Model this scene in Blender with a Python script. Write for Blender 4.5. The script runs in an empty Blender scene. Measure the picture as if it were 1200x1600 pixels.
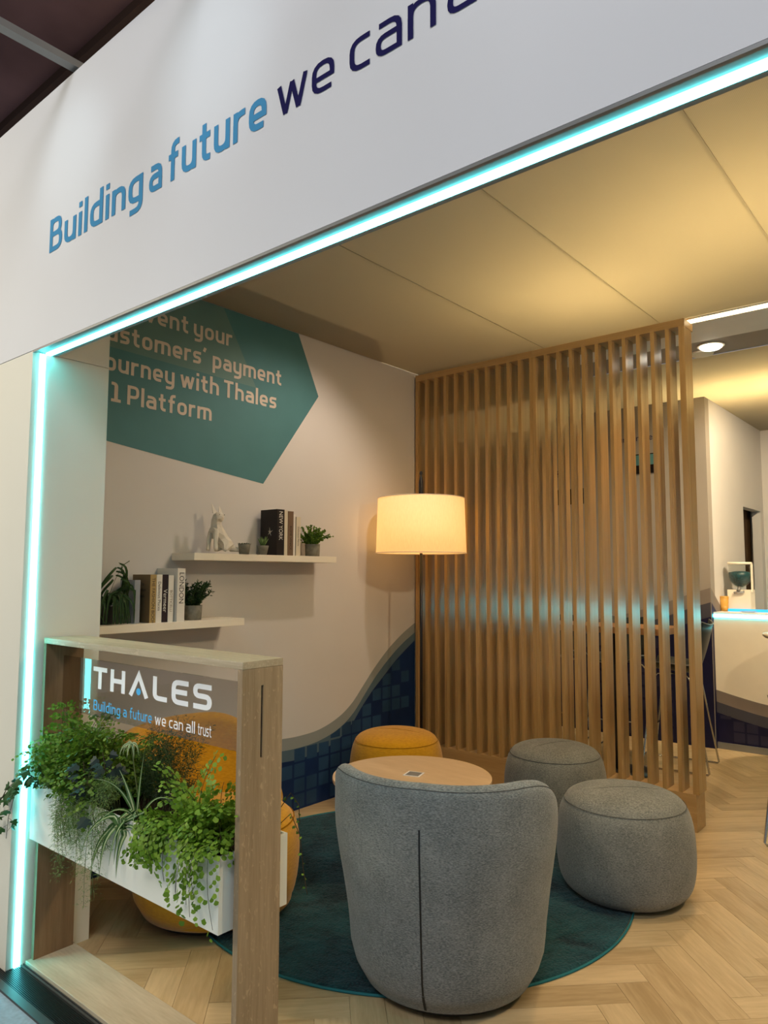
import bpy, bmesh, math, random
from mathutils import Vector, Matrix
PI = math.pi
sc = bpy.context.scene
COL = sc.collection
random.seed(7)

# ------------------------------------------------------------------ camera
F_PX, YAW, PITCH, ROLL, CAM_H = 1135.58, 0.69724298, 0.08466094, -0.00290803, 1.55
fw = Vector((-math.sin(YAW) * math.cos(PITCH), math.cos(YAW) * math.cos(PITCH), math.sin(PITCH)))
rt = Vector((math.cos(YAW), math.sin(YAW), 0))
dn = fw.cross(rt)
c_, s_ = math.cos(ROLL), math.sin(ROLL)
r2 = rt * c_ + dn * s_
d2 = dn * c_ - rt * s_
cam = bpy.data.cameras.new('camera')
cam.sensor_fit = 'VERTICAL'
cam.sensor_height = 24
cam.lens = F_PX / 1600 * 24
cam.clip_end = 100
cam_o = bpy.data.objects.new('camera', cam)
M = Matrix.Identity(4)
for i in range(3):
    M[i][0], M[i][1], M[i][2] = r2[i], -d2[i], -fw[i]
M[2][3] = CAM_H
cam_o.matrix_world = M
COL.objects.link(cam_o)
sc.camera = cam_o


def in_view(p, m=60):
    v = Vector(p) - Vector((0, 0, CAM_H))
    z = v.dot(fw)
    if z < .1: return None
    x, y = 600 + F_PX * v.dot(r2) / z, 800 + F_PX * v.dot(d2) / z
    return z if -m < x < 1200 + m and -m < y < 1600 + m else None


# ------------------------------------------------------------------ world, exposure
w = bpy.data.worlds.new('world')
sc.world = w
w.use_nodes = True
bg = w.node_tree.nodes['Background']
bg.inputs[0].default_value = (0.80, 0.84, 1.0, 1)
bg.inputs[1].default_value = 0.30
sc.view_settings.view_transform = 'Standard'
sc.view_settings.look = 'None'
sc.view_settings.gamma = 1
sc.view_settings.use_curve_mapping = False
sc.view_settings.exposure = 0.0
sc.cycles.use_denoising = True
sc.cycles.max_bounces = 8
sc.cycles.sample_clamp_indirect = 6


def add_light(name, kind, loc, energy, color, aim=None, size=.1, size_y=None, spot=None, blend=.5):
    l = bpy.data.lights.new(name, kind)
    l.energy = energy
    l.color = color
    if kind == 'AREA':
        l.size = size
        if size_y:
            l.shape = 'RECTANGLE'; l.size_y = size_y
    else:
        l.shadow_soft_size = size
    if spot:
        l.spot_size = spot; l.spot_blend = blend
    o = bpy.data.objects.new(name, l)
    o.location = loc
    if aim is not None:
        o.rotation_euler = (Vector(aim) - Vector(loc)).to_track_quat('-Z', 'Y').to_euler()
    COL.objects.link(o)
    return o


WARM = (1.0, 0.79, 0.43)
# hall lamp high above the aisle, then an added warm fill
add_light('hall_light', 'AREA', (0.5, -2.5, 6.6), 270, (0.92, 0.95, 1.0), aim=(-0.5, 1.5, 0), size=3.0)
add_light('hall_light', 'AREA', (-5.6, -1.9, 3.4), 135, (1.0, 0.90, 0.68), aim=(-3.6, 1.3, .4), size=1.2)  # warm fill added for the left pillar, hung low to spare the fascia
# lamps above the stretched fabric ceiling
add_light('plenum_lamp', 'AREA', (-0.7, 3.5, 4.1), 105, WARM, aim=(-0.55, 3.35, 3), size=.7)
add_light('plenum_lamp', 'AREA', (-1.75, 3.95, 4.0), 75, WARM, aim=(-1.75, 3.95, 3), size=.5)
add_light('plenum_lamp', 'AREA', (-1.3, 6.9, 3.75), 215, WARM, aim=(-1.3, 6.9, 3), size=1.6, size_y=.35)
# recessed spot that grazes the shelf wall, seating spot, downlight, added right fill
add_light('interior_spot', 'SPOT', (-2.5, 3.52, 3.17), 46, (1.0, .82, .66), aim=(-3.6, 3.1, 1.3), size=.03, spot=1.9, blend=.7)
add_light('interior_spot', 'SPOT', (-1.2, 3.2, 3.17), 80, (1.0, .74, .44), aim=(-1.5, 3.3, 0), size=.05, spot=2.0, blend=.7)
add_light('interior_spot', 'SPOT', (-1.5, 5.47, 3.15), 110, (1.0, .70, .38), aim=(-1.5, 5.6, 0), size=.07, spot=2.4, blend=.6)
add_light('interior_spot', 'SPOT', (.7, 3.1, 3.17), 170, (1.0, .78, .48), aim=(-1.2, 3.9, .6), size=.08, spot=2.3, blend=.7)  # added fill from the right for slat sides and floor, no fixture
add_light('counter_spot', 'SPOT', (-0.7, 6.3, 3.15), 250, (1.0, .80, .52), aim=(-1.9, 7.9, 1.5), size=.06, spot=1.7, blend=.6)


# ------------------------------------------------------------------ materials
def srgb(r, g, b):
    f = lambda v: (v / 255 / 12.92) if v / 255 <= .04045 else ((v / 255 + .055) / 1.055) ** 2.4
    return (f(r), f(g), f(b), 1)


class NT:
    def __init__(self, name):
        self.m = bpy.data.materials.new(name)
        self.m.use_nodes = True
        self.t = self.m.node_tree
        self.b = self.t.nodes['Principled BSDF']
        self.out = self.t.nodes['Material Output']

    def n(self, kind, **kw):
        o = self.t.nodes.new(kind)
        for k, v in kw.items():
            if k.startswith('i_'):
                key = k[2:]
                o.inputs[int(key) if key.isdigit() else key.replace('_', ' ')].default_value = v
            else:
                setattr(o, k, v)
        return o

    def l(self, a, b): self.t.links.new(a, b)

    def coord(self, kind='Object', scale=(1, 1, 1), rot=(0, 0, 0)):
        tc = self.n('ShaderNodeTexCoord'); mp = self.n('ShaderNodeMapping')
        mp.inputs['Scale'].default_value = scale
        mp.inputs['Rotation'].default_value = rot
        self.l(tc.outputs[kind], mp.inputs[0])
        return mp.outputs[0]

    def ramp(self, fac, stops):
        r = self.n('ShaderNodeValToRGB')
        e = r.color_ramp.elements
        while len(e) < len(stops): e.new(.5)
        for k, (p, c) in enumerate(stops):
            e[k].position = p; e[k].color = c if len(c) == 4 else (*c, 1)
        self.l(fac, r.inputs[0])
        return r.outputs[0]

    def bump(self, fac, strength, dist=.001):
        b = self.n('ShaderNodeBump'); b.inputs['Strength'].default_value = strength
        b.inputs['Distance'].default_value = dist
        self.l(fac, b.inputs['Height']); self.l(b.outputs[0], self.b.inputs['Normal'])


def plain(name, col, rough=.6, spec=.4, metal=0, var=.06, scale=6, bump=.0):
    m = NT(name)
    b = m.b
    b.inputs['Roughness'].default_value = rough
    b.inputs['Specular IOR Level'].default_value = spec
    b.inputs['Metallic'].default_value = metal
    no = m.n('ShaderNodeTexNoise', i_Scale=scale, i_Detail=4)
    m.l(m.coord(), no.inputs['Vector'])
    lo = tuple(c * (1 - var) for c in col[:3]); hi = tuple(min(1, c * (1 + var)) for c in col[:3])
    m.l(m.ramp(no.outputs[0], [(.3, lo), (.7, hi)]), b.inputs['Base Color'])
    if bump: 
        n2 = m.n('ShaderNodeTexNoise', i_Scale=scale * 30, i_Detail=3)
        m.l(m.coord(), n2.inputs['Vector']); m.bump(n2.outputs[0], bump, .002)
    return m.m


def emit(name, col, strength):
    m = NT(name)
    m.b.inputs['Base Color'].default_value = (*col, 1)
    m.b.inputs['Emission Color'].default_value = (*col, 1)
    m.b.inputs['Emission Strength'].default_value = strength
    return m.m


def wood(name, lo, hi, axis='Z', rough=.45, spec=.4, grain=18, stretch=.06, rnd=0.0, fleck=0):
    """procedural veneer: noise stretched along the grain axis"""
    m = NT(name)
    s = [1, 1, 1]; s['XYZ'.index(axis)] = stretch
    tc = m.n('ShaderNodeTexCoord')
    info = m.n('ShaderNodeObjectInfo'); geo = m.n('ShaderNodeNewGeometry')
    add = m.n('ShaderNodeMath', operation='ADD'); m.l(info.outputs['Random'], add.inputs[0]); m.l(geo.outputs['Random Per Island'], add.inputs[1])
    fr = m.n('ShaderNodeMath', operation='FRACT'); m.l(add.outputs[0], fr.inputs[0])
    sh = m.n('ShaderNodeVectorMath', operation='ADD')
    mul = m.n('ShaderNodeMath', operation='MULTIPLY', i_1=13.0); m.l(fr.outputs[0], mul.inputs[0])
    m.l(tc.outputs['Object'], sh.inputs[0]); m.l(mul.outputs[0], sh.inputs[1])
    mp = m.n('ShaderNodeMapping'); mp.inputs['Scale'].default_value = s; m.l(sh.outputs[0], mp.inputs[0])
    n1 = m.n('ShaderNodeTexNoise', i_Scale=grain, i_Detail=6, i_Roughness=.6, i_Distortion=.4); m.l(mp.outputs[0], n1.inputs['Vector'])
    n2 = m.n('ShaderNodeTexNoise', i_Scale=grain * 7, i_Detail=3); m.l(mp.outputs[0], n2.inputs['Vector'])
    mx = m.n('ShaderNodeMix', data_type='FLOAT', i_0=.35); m.l(n1.outputs[0], mx.inputs[2]); m.l(n2.outputs[0], mx.inputs[3])
    val = mx.outputs[0]
    if rnd:
        o = m.n('ShaderNodeMath', operation='MULTIPLY_ADD', i_1=rnd, i_2=-rnd / 2); m.l(fr.outputs[0], o.inputs[0])
        a2 = m.n('ShaderNodeMath', operation='ADD'); m.l(val, a2.inputs[0]); m.l(o.outputs[0], a2.inputs[1]); val = a2.outputs[0]
    colr = m.ramp(val, [(.28, lo), (.72, hi)])
    if fleck:
        s3 = [26, 26, 26]; s3['XYZ'.index(axis)] = 60
        mp3 = m.n('ShaderNodeMapping'); mp3.inputs['Scale'].default_value = (22, 22, 9) if axis == 'Z' else (9, 22, 22); m.l(tc.outputs['Object'], mp3.inputs[0])
        n3 = m.n('ShaderNodeTexNoise', i_Scale=3.2, i_Detail=2, i_Distortion=1.5); m.l(mp3.outputs[0], n3.inputs['Vector'])
        f3 = m.ramp(n3.outputs[0], [(.62, (0, 0, 0)), (.68, (1, 1, 1))])
        mc = m.n('ShaderNodeMix', data_type='RGBA'); m.l(f3, mc.inputs[0]); m.l(colr, mc.inputs[6])
        mc.inputs[7].default_value = tuple(min(1, c * 1.25) for c in hi[:3]) + (1,)
        mm = m.n('ShaderNodeMath', operation='MULTIPLY', i_1=fleck); m.l(f3, mm.inputs[0]); m.l(mm.outputs[0], mc.inputs[0])
        colr = mc.outputs[2]
    m.l(colr, m.b.inputs['Base Color'])
    m.b.inputs['Roughness'].default_value = rough
    m.b.inputs['Specular IOR Level'].default_value = spec
    m.bump(n2.outputs[0], .12, .0008)
    return m.m


def heather(name, lo, hi, scale=420, rough=.95):
    m = NT(name)
    n1 = m.n('ShaderNodeTexNoise', i_Scale=scale, i_Detail=2); m.l(m.coord('Object', (.28, .28, 1)), n1.inputs['Vector'])
    n2 = m.n('ShaderNodeTexNoise', i_Scale=9, i_Detail=3); m.l(m.coord('Object'), n2.inputs['Vector'])
    mx = m.n('ShaderNodeMix', data_type='FLOAT', i_0=.22); m.l(n1.outputs[0], mx.inputs[2]); m.l(n2.outputs[0], mx.inputs[3])
    m.l(m.ramp(mx.outputs[0], [(.36, lo), (.64, hi)]), m.b.inputs['Base Color'])
    m.b.inputs['Roughness'].default_value = rough
    m.b.inputs['Specular IOR Level'].default_value = .15
    m.b.inputs['Sheen Weight'].default_value = .25
    m.bump(n1.outputs[0], .5, .0015)
    return m.m


def leafmat(name, lo, hi, trans=.25, rough=.5):
    m = NT(name)
    geo = m.n('ShaderNodeNewGeometry')
    col = m.ramp(geo.outputs['Random Per Island'], [(0, lo), (1, hi)])
    m.l(col, m.b.inputs['Base Color'])
    m.b.inputs['Roughness'].default_value = rough
    m.b.inputs['Specular IOR Level'].default_value = .3
    tr = m.n('ShaderNodeBsdfTranslucent'); m.l(col, tr.inputs[0])
    mx = m.n('ShaderNodeMixShader', i_0=trans); m.l(m.b.outputs[0], mx.inputs[1]); m.l(tr.outputs[0], mx.inputs[2])
    m.l(mx.outputs[0], m.out.inputs[0])
    return m.m


MT = {}
MT['fascia'] = plain('fascia_white', (.68, .68, .70, 1), .55, .3, var=.015, scale=1.5)
MT['white'] = plain('white_laminate', (.74, .72, .70, 1), .5, .35, var=.02)
MT['pillar'] = plain('pillar_white', (.74, .71, .61, 1), .5, .35, var=.015, scale=2)
MT['wall'] = plain('wall_paint', (.62, .595, .575, 1), .7, .25, var=.03, scale=1.3)
MT['greyshade'] = plain('grey_wall_shade', (.31, .275, .24, 1), .7, .25, var=.03, scale=1.5)  # ceiling board grey; on the back wall the shade is put into the colour
MT['trough'] = plain('trough_white', (.82, .81, .71, 1), .35, .4, var=.01)
MT['shelf'] = plain('shelf_white', (.80, .74, .62, 1), .5, .3, var=.03)
MT['black'] = plain('black_plastic', (.008, .008, .009, 1), .4, .4)
MT['blackmetal'] = plain('black_metal', (.012, .010, .010, 1), .35, .5)
MT['alu'] = plain('brushed_aluminium', (.22, .22, .215, 1), .45, .5, metal=.3)
MT['chrome'] = plain('chrome_wire', (.55, .55, .56, 1), .22, .5, metal=1)
MT['darkalu'] = plain('dark_aluminium', (.09, .085, .08, 1), .45, .4, metal=.5)
MT['carpet'] = plain('hall_carpet', (.40, .50, .58, 1), .95, .1, var=.12, scale=60, bump=.5)
MT['hexa'] = plain('teal_vinyl', (.075, .205, .225, 1), .6, .25, var=.03)
MT['hexb'] = plain('teal_vinyl_light', (.125, .235, .225, 1), .6, .25, var=.03)
MT['print'] = plain('print_white', (.62, .54, .46, 1), .6, .25, var=.02)
MT['navy_text'] = plain('navy_vinyl', (.016, .014, .075, 1), .8, .05)
MT['blue_text'] = plain('blue_vinyl', (.062, .26, .47, 1), .8, .1, var=.03)
MT['glass_white'] = plain('glass_print_white', (.95, .96, 1, 1), .6, .2)
MT['glass_blue'] = plain('glass_print_blue', (.09, .48, .90, 1), .6, .2)
MT['band1'] = plain('wave_band_pale', (.265, .29, .285, 1), .65, .25, var=.02)
MT['band2'] = plain('wave_band_mid', (.085, .135, .175, 1), .65, .25, var=.04)
MT['navy'] = plain('wave_navy', (.004, .022, .085, 1), .6, .3, var=.2, scale=3)
MT['tile'] = plain('wave_tile', (.016, .052, .115, 1), .6, .3, var=.25, scale=4)
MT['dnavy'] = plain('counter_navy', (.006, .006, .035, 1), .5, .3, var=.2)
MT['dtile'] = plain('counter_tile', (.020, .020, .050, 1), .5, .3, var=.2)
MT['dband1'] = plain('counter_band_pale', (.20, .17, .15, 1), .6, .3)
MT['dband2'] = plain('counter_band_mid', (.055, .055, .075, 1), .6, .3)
MT['post'] = wood('oak_post', (.25, .165, .085), (.46, .33, .195), 'Z', .5, .35, 30, .05, fleck=.55)
MT['beam'] = wood('oak_beam', (.36, .27, .16), (.60, .49, .33), 'X', .5, .35, 26, .06, fleck=.3)
MT['sill'] = wood('oak_sill', (.40, .33, .22), (.62, .54, .40), 'X', .42, .45, 16, .12)
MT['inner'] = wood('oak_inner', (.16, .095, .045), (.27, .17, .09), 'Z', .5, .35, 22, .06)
MT['slat'] = wood('slat_veneer', (.38, .225, .082), (.54, .35, .150), 'Z', .25, .80, 40, .02)
MT['rail'] = wood('rail_veneer', (.38, .23, .09), (.52, .34, .15), 'X', .42, .5, 30, .04)
MT['plank'] = wood('floor_oak', (.36, .245, .115), (.62, .46, .26), 'X', .38, .45, 11, .12, rnd=.22)
MT['tabletop'] = wood('table_birch', (.52, .35, .19), (.66, .47, .28), 'X', .4, .4, 9, .2)
MT['bar'] = wood('bar_wood', (.30, .15, .06), (.42, .23, .10), 'X', .45, .4, 15, .1)
MT['grey'] = heather('grey_wool', (.105, .115, .112), (.265, .275, .262))
MT['greyp'] = heather('grey_wool_pouf', (.110, .115, .105), (.265, .265, .240))
MT['yellow'] = heather('mustard_felt', (.50, .235, .006), (.60, .30, .010), scale=160)
MT['seam'] = plain('seam_thread', (.10, .10, .095, 1), .9, .1)
MT['yseam'] = plain('mustard_seam', (.30, .13, .004, 1), .9, .1)
MT['concrete'] = plain('concrete_pot', (.20, .19, .15, 1), .85, .2, var=.2, scale=40, bump=.3)
MT['ceramic'] = plain('white_ceramic', (.68, .63, .54, 1), .5, .4, var=.05)
MT['soil'] = plain('soil', (.02, .014, .01, 1), .95, .1, var=.5, scale=60, bump=1)
MT['hallceil'] = plain('hall_ceiling', (.15, .085, .080, 1), .9, .1, var=.5, scale=.5)
MT['hallbeam'] = plain('hall_beam', (.060, .036, .026, 1), .9, .1, var=.2, scale=.5)
MT['fern'] = leafmat('maidenhair_green', (.05, .13, .010, 1), (.20, .33, .035, 1))
MT['fernb'] = leafmat('maidenhair_bright', (.09, .20, .012, 1), (.28, .44, .045, 1))
MT['aspar'] = leafmat('asparagus_green', (.11, .20, .050, 1), (.26, .38, .12, 1))
MT['aspard'] = leafmat('asparagus_dark', (.010, .035, .010, 1), (.035, .08, .02, 1))
MT['ivy'] = leafmat('ivy_green', (.012, .045, .012, 1), (.05, .12, .025, 1), .1)
MT['ivyd'] = leafmat('ivy_dark', (.010, .024, .018, 1), (.035, .055, .045, 1), .05)
MT['spider'] = leafmat('spider_green', (.03, .09, .016, 1), (.06, .15, .03, 1), .15)
MT['spiderc'] = leafmat('spider_cream', (.38, .46, .22, 1), (.50, .56, .32, 1), .15)
MT['dracena'] = leafmat('trailing_dark_green', (.010, .028, .010, 1), (.04, .08, .02, 1), .1)
MT['stem'] = plain('stem_brown', (.05, .035, .018, 1), .8, .2)
MT['stemg'] = plain('stem_green', (.09, .12, .04, 1), .8, .2)
MT['led'] = emit('led_cyan', (.13, .92, 1.0), 14)
MT['edgeglow'] = emit('edge_glow', (.02, .32, .75), 1.3)  # blue glow put into a glass edge that is no lamp itself
MT['ledwarm'] = emit('led_warm', (1.0, .80, .48), 5)
MT['disc'] = emit('downlight_lens', (1.0, .92, .75), 6)
MT['bulb'] = emit('bulb_glow', (1.0, .7, .35), 4)
MT['amber'] = plain('amber_cups', (.55, .30, .06, 1), .4, .4)
MT['candy'] = plain('teal_beads', (.010, .06, .075, 1), .4, .5, var=.7, scale=70)
MT['pantry'] = plain('pantry_brown', (.055, .028, .010, 1), .8, .2, var=.3)
MT['pantryd'] = plain('pantry_dark', (.006, .003, .003, 1), .8, .2)
MT['rope'] = plain('rug_binding', (.022, .150, .165, 1), .8, .2)


def rug_mat():
    m = NT('rug_pile')
    n1 = m.n('ShaderNodeTexNoise', i_Scale=90, i_Detail=4); m.l(m.coord(), n1.inputs['Vector'])
    n2 = m.n('ShaderNodeTexNoise', i_Scale=5, i_Detail=5, i_Distortion=.8); m.l(m.coord(), n2.inputs['Vector'])
    mx = m.n('ShaderNodeMix', data_type='FLOAT', i_0=.6); m.l(n1.outputs[0], mx.inputs[2]); m.l(n2.outputs[0], mx.inputs[3])
    m.l(m.ramp(mx.outputs[0], [(.38, (.001, .014, .020)), (.62, (.012, .072, .082))]), m.b.inputs['Base Color'])
    m.b.inputs['Roughness'].default_value = 1
    m.b.inputs['Specular IOR Level'].default_value = .05
    m.b.inputs['Sheen Weight'].default_value = .2
    m.bump(mx.outputs[0], 1, .012)
    return m.m


def fabric_ceiling():
    m = NT('stretched_fabric')
    br = m.n('ShaderNodeTexMagic') if False else m.n('ShaderNodeTexWave', i_Scale=60)
    m.l(m.coord('Object', (1, 1, 1)), br.inputs['Vector'])
    w2 = m.n('ShaderNodeTexWave', i_Scale=60); w2.bands_direction = 'Y'
    m.l(m.coord('Object'), w2.inputs['Vector'])
    mu = m.n('ShaderNodeMath', operation='MULTIPLY'); m.l(br.outputs['Fac'], mu.inputs[0]); m.l(w2.outputs['Fac'], mu.inputs[1])
    col = m.ramp(mu.outputs[0], [(0, (.50, .46, .37)), (1, (.60, .55, .45))])
    m.l(col, m.b.inputs['Base Color'])
    m.b.inputs['Roughness'].default_value = .8
    m.b.inputs['Specular IOR Level'].default_value = .1
    tr = m.n('ShaderNodeBsdfTranslucent'); m.l(col, tr.inputs[0])
    mx = m.n('ShaderNodeMixShader', i_0=.45); m.l(m.b.outputs[0], mx.inputs[1]); m.l(tr.outputs[0], mx.inputs[2])
    m.l(mx.outputs[0], m.out.inputs[0])
    return m.m


def shade_mat():
    m = NT('lamp_shade_linen')
    n1 = m.n('ShaderNodeTexNoise', i_Scale=250, i_Detail=2); m.l(m.coord('Object', (1, 1, .1)), n1.inputs['Vector'])
    col = m.ramp(n1.outputs[0], [(.3, (.80, .72, .58)), (.7, (.88, .80, .66))])
    m.l(col, m.b.inputs['Base Color']); m.b.inputs['Roughness'].default_value = .9
    m.b.inputs['Emission Color'].default_value = (1.0, .50, .13, 1); m.b.inputs['Emission Strength'].default_value = .85
    tr = m.n('ShaderNodeBsdfTranslucent'); m.l(col, tr.inputs[0])
    mx = m.n('ShaderNodeMixShader', i_0=.5); m.l(m.b.outputs[0], mx.inputs[1]); m.l(tr.outputs[0], mx.inputs[2])
    m.l(mx.outputs[0], m.out.inputs[0])
    return m.m


def glass_mat(name, tint=(.80, .81, .82), refl=1.0):
    m = NT(name)
    tr = m.n('ShaderNodeBsdfTransparent', i_0=(*tint, 1)); gl = m.n('ShaderNodeBsdfGlossy', i_0=(1, 1, 1, 1), i_1=.0)
    no = m.n('ShaderNodeTexNoise', i_Scale=3.0); m.l(m.coord(), no.inputs['Vector'])
    fr = m.n('ShaderNodeFresnel', i_0=1.5)
    ge = m.n('ShaderNodeNewGeometry')
    fb = m.n('ShaderNodeMath', operation='MULTIPLY_ADD', i_1=-refl, i_2=refl); m.l(ge.outputs['Backfacing'], fb.inputs[0])
    mu = m.n('ShaderNodeMath', operation='MULTIPLY', use_clamp=True); m.l(fr.outputs[0], mu.inputs[0]); m.l(fb.outputs[0], mu.inputs[1])
    mx = m.n('ShaderNodeMixShader'); m.l(mu.outputs[0], mx.inputs[0]); m.l(tr.outputs[0], mx.inputs[1]); m.l(gl.outputs[0], mx.inputs[2])
    m.l(mx.outputs[0], m.out.inputs[0])
    return m.m


MT['rug'] = rug_mat()
MT['fabric'] = fabric_ceiling()
MT['shade'] = shade_mat()
MT['glass'] = glass_mat('sign_glass', (.78, .77, .76), 1.0)
MT['clear'] = glass_mat('clear_acrylic', (.86, .88, .86), .7)


# ------------------------------------------------------------------ mesh helpers
class MB:
    """collects geometry and links it as ONE mesh object"""

    def __init__(self): self.v, self.f, self.mi, self.sm = [], [], [], []

    def add(self, vs, fs, mi=0, smooth=False):
        o = len(self.v)
        self.v += [tuple(p) for p in vs]
        self.f += [tuple(i + o for i in f) for f in fs]
        self.mi += [mi] * len(fs); self.sm += [smooth] * len(fs)
        return self

    def box(self, x0, x1, y0, y1, z0, z1, mi=0):
        vs = [(x, y, z) for z in (z0, z1) for y in (y0, y1) for x in (x0, x1)]
        return self.add(vs, [(0, 2, 3, 1), (4, 5, 7, 6), (0, 1, 5, 4), (2, 6, 7, 3), (0, 4, 6, 2), (1, 3, 7, 5)], mi)

    def poly(self, pts, mi=0): return self.add(pts, [tuple(range(len(pts)))], mi)

    def lathe(self, prof, c=(0, 0, 0), n=32, mi=0, smooth=True, sx=1, sy=1):
        vs, fs = [], []
        for r, z in prof:
            for k in range(n):
                a = 2 * PI * k / n
                vs.append((c[0] + r * sx * math.cos(a), c[1] + r * sy * math.sin(a), c[2] + z))
        for i in range(len(prof) - 1):
            for k in range(n):
                k2 = (k + 1) % n
                fs.append((i * n + k, i * n + k2, (i + 1) * n + k2, (i + 1) * n + k))
        if prof[0][0] > 1e-6: fs.append(tuple(reversed(range(n))))
        if prof[-1][0] > 1e-6: fs.append(tuple(range((len(prof) - 1) * n, len(prof) * n)))
        return self.add(vs, fs, mi, smooth)

    def tube(self, pts, r, n=8, mi=0, closed=False, smooth=True):
        pts = [Vector(p) for p in pts]
        vs, fs = [], []
        m = len(pts)
        up = Vector((0, 0, 1))
        prev = None
        for i, p in enumerate(pts):
            a = pts[(i - 1) % m] if (closed or i > 0) else p
            b = pts[(i + 1) % m] if (closed or i < m - 1) else p
            t = (b - a).normalized()
            u = prev if prev is not None else (up if abs(t.z) < .9 else Vector((1, 0, 0)))
            s = t.cross(u)
            if s.length < 1e-5: s = t.cross(Vector((1, 0, 0)))
            s.normalize(); u = s.cross(t).normalized(); prev = u
            rr = r[i] if isinstance(r, (list, tuple)) else r
            for k in range(n):
                g = 2 * PI * k / n
                vs.append(p + s * math.cos(g) * rr + u * math.sin(g) * rr)
        for i in range(m if closed else m - 1):
            j = (i + 1) % m
            for k in range(n):
                k2 = (k + 1) % n
                fs.append((i * n + k, i * n + k2, j * n + k2, j * n + k))
        if not closed:
            fs.append(tuple(reversed(range(n)))); fs.append(tuple(range((m - 1) * n, m * n)))
        return self.add(vs, fs, mi, smooth)

    def build(self, name, mats, parent=None, loc=None, bevel=0, recalc=False):
        me = bpy.data.meshes.new(name)
        me.from_pydata(self.v, [], self.f)
        for m in (mats if isinstance(mats, (list, tuple)) else [mats]): me.materials.append(m)
        me.polygons.foreach_set('material_index', self.mi)
        me.polygons.foreach_set('use_smooth', self.sm)
        me.update()
        if recalc:
            bm = bmesh.new(); bm.from_mesh(me); bmesh.ops.recalc_face_normals(bm, faces=bm.faces); bm.to_mesh(me); bm.free()
        o = bpy.data.objects.new(name, me)
        COL.objects.link(o)
        if loc is not None: o.location = loc
        if parent is not None: o.parent = parent
        if bevel:
            b = o.modifiers.new('bevel', 'BEVEL'); b.width = bevel; b.segments = 2; b.limit_method = 'ANGLE'
        return o


def tag(o, label=None, cat=None, group=None, kind=None):
    if label: o['label'] = label
    if cat: o['category'] = cat
    if group: o['group'] = group
    if kind: o['kind'] = kind
    return o


def thing(name, loc, label, cat, group=None, rz=0):
    o = bpy.data.objects.new(name, None)
    o.empty_display_size = .1
    o.location = loc; o.rotation_euler = (0, 0, rz)
    COL.objects.link(o)
    return tag(o, label, cat, group)


def bx(name, mat, x0, x1, y0, y1, z0, z1, parent=None, bevel=0, kind=None):
    """a box whose origin is its bottom centre"""
    cx, cy = (x0 + x1) / 2, (y0 + y1) / 2
    off = (cx, cy, z0)
    o = MB().box(x0 - cx, x1 - cx, y0 - cy, y1 - cy, 0, z1 - z0).build(name, mat, None, off, bevel)
    if parent is not None:
        o.parent = parent
        o.location = Vector(off) - parent_world(parent)
    if kind: o['kind'] = kind
    return o


def parent_world(p):
    v = Vector(p.location)
    q = p.parent
    while q is not None:
        v += Vector(q.location); q = q.parent
    return v


# ------------------------------------------------------------------ stroke lettering (rounded techno face)
def rounded(pts, rad, closed=False, seg=4):
    pts = [Vector(p) for p in pts]
    n = len(pts); out = []
    for i, p in enumerate(pts):
        if not closed and i in (0, n - 1): out.append(p); continue
        a, b = pts[(i - 1) % n], pts[(i + 1) % n]
        da, db = (a - p), (b - p)
        r = min(rad, da.length * .49 if (closed or 0 < i - 1) else da.length * .95, db.length * .49 if (closed or i + 1 < n - 1) else db.length * .95)
        p0, p1 = p + da.normalized() * r, p + db.normalized() * r
        for k in range(seg + 1):
            t = k / seg
            out.append(p0 * (1 - t) ** 2 + p * 2 * t * (1 - t) + p1 * t * t)
    return out


def ribbon(pts, h, closed):
    n = len(pts); L, R = [], []
    for i, p in enumerate(pts):
        a = pts[i - 1] if (closed or i > 0) else None
        b = pts[(i + 1) % n] if (closed or i < n - 1) else None
        if a is not None and b is not None and (p - a).length > 1e-6 and (b - p).length > 1e-6:
            t1, t2 = (p - a).normalized(), (b - p).normalized()
            t = (t1 + t2)
            t = t.normalized() if t.length > 1e-5 else t1
            nrm = Vector((-t.y, t.x)); c = max(.45, nrm.dot(Vector((-t1.y, t1.x))))
            o = nrm * (h / c)
        else:
            t = ((b - p) if (b is not None and (b - p).length > 1e-6) else (p - a)).normalized()
            o = Vector((-t.y, t.x)) * h
        L.append(p + o); R.append(p - o)
    vs = L + R
    fs = []
    for i in range(n if closed else n - 1):
        j = (i + 1) % n
        fs.append((i, n + i, n + j, j))
    return vs, fs


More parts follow.
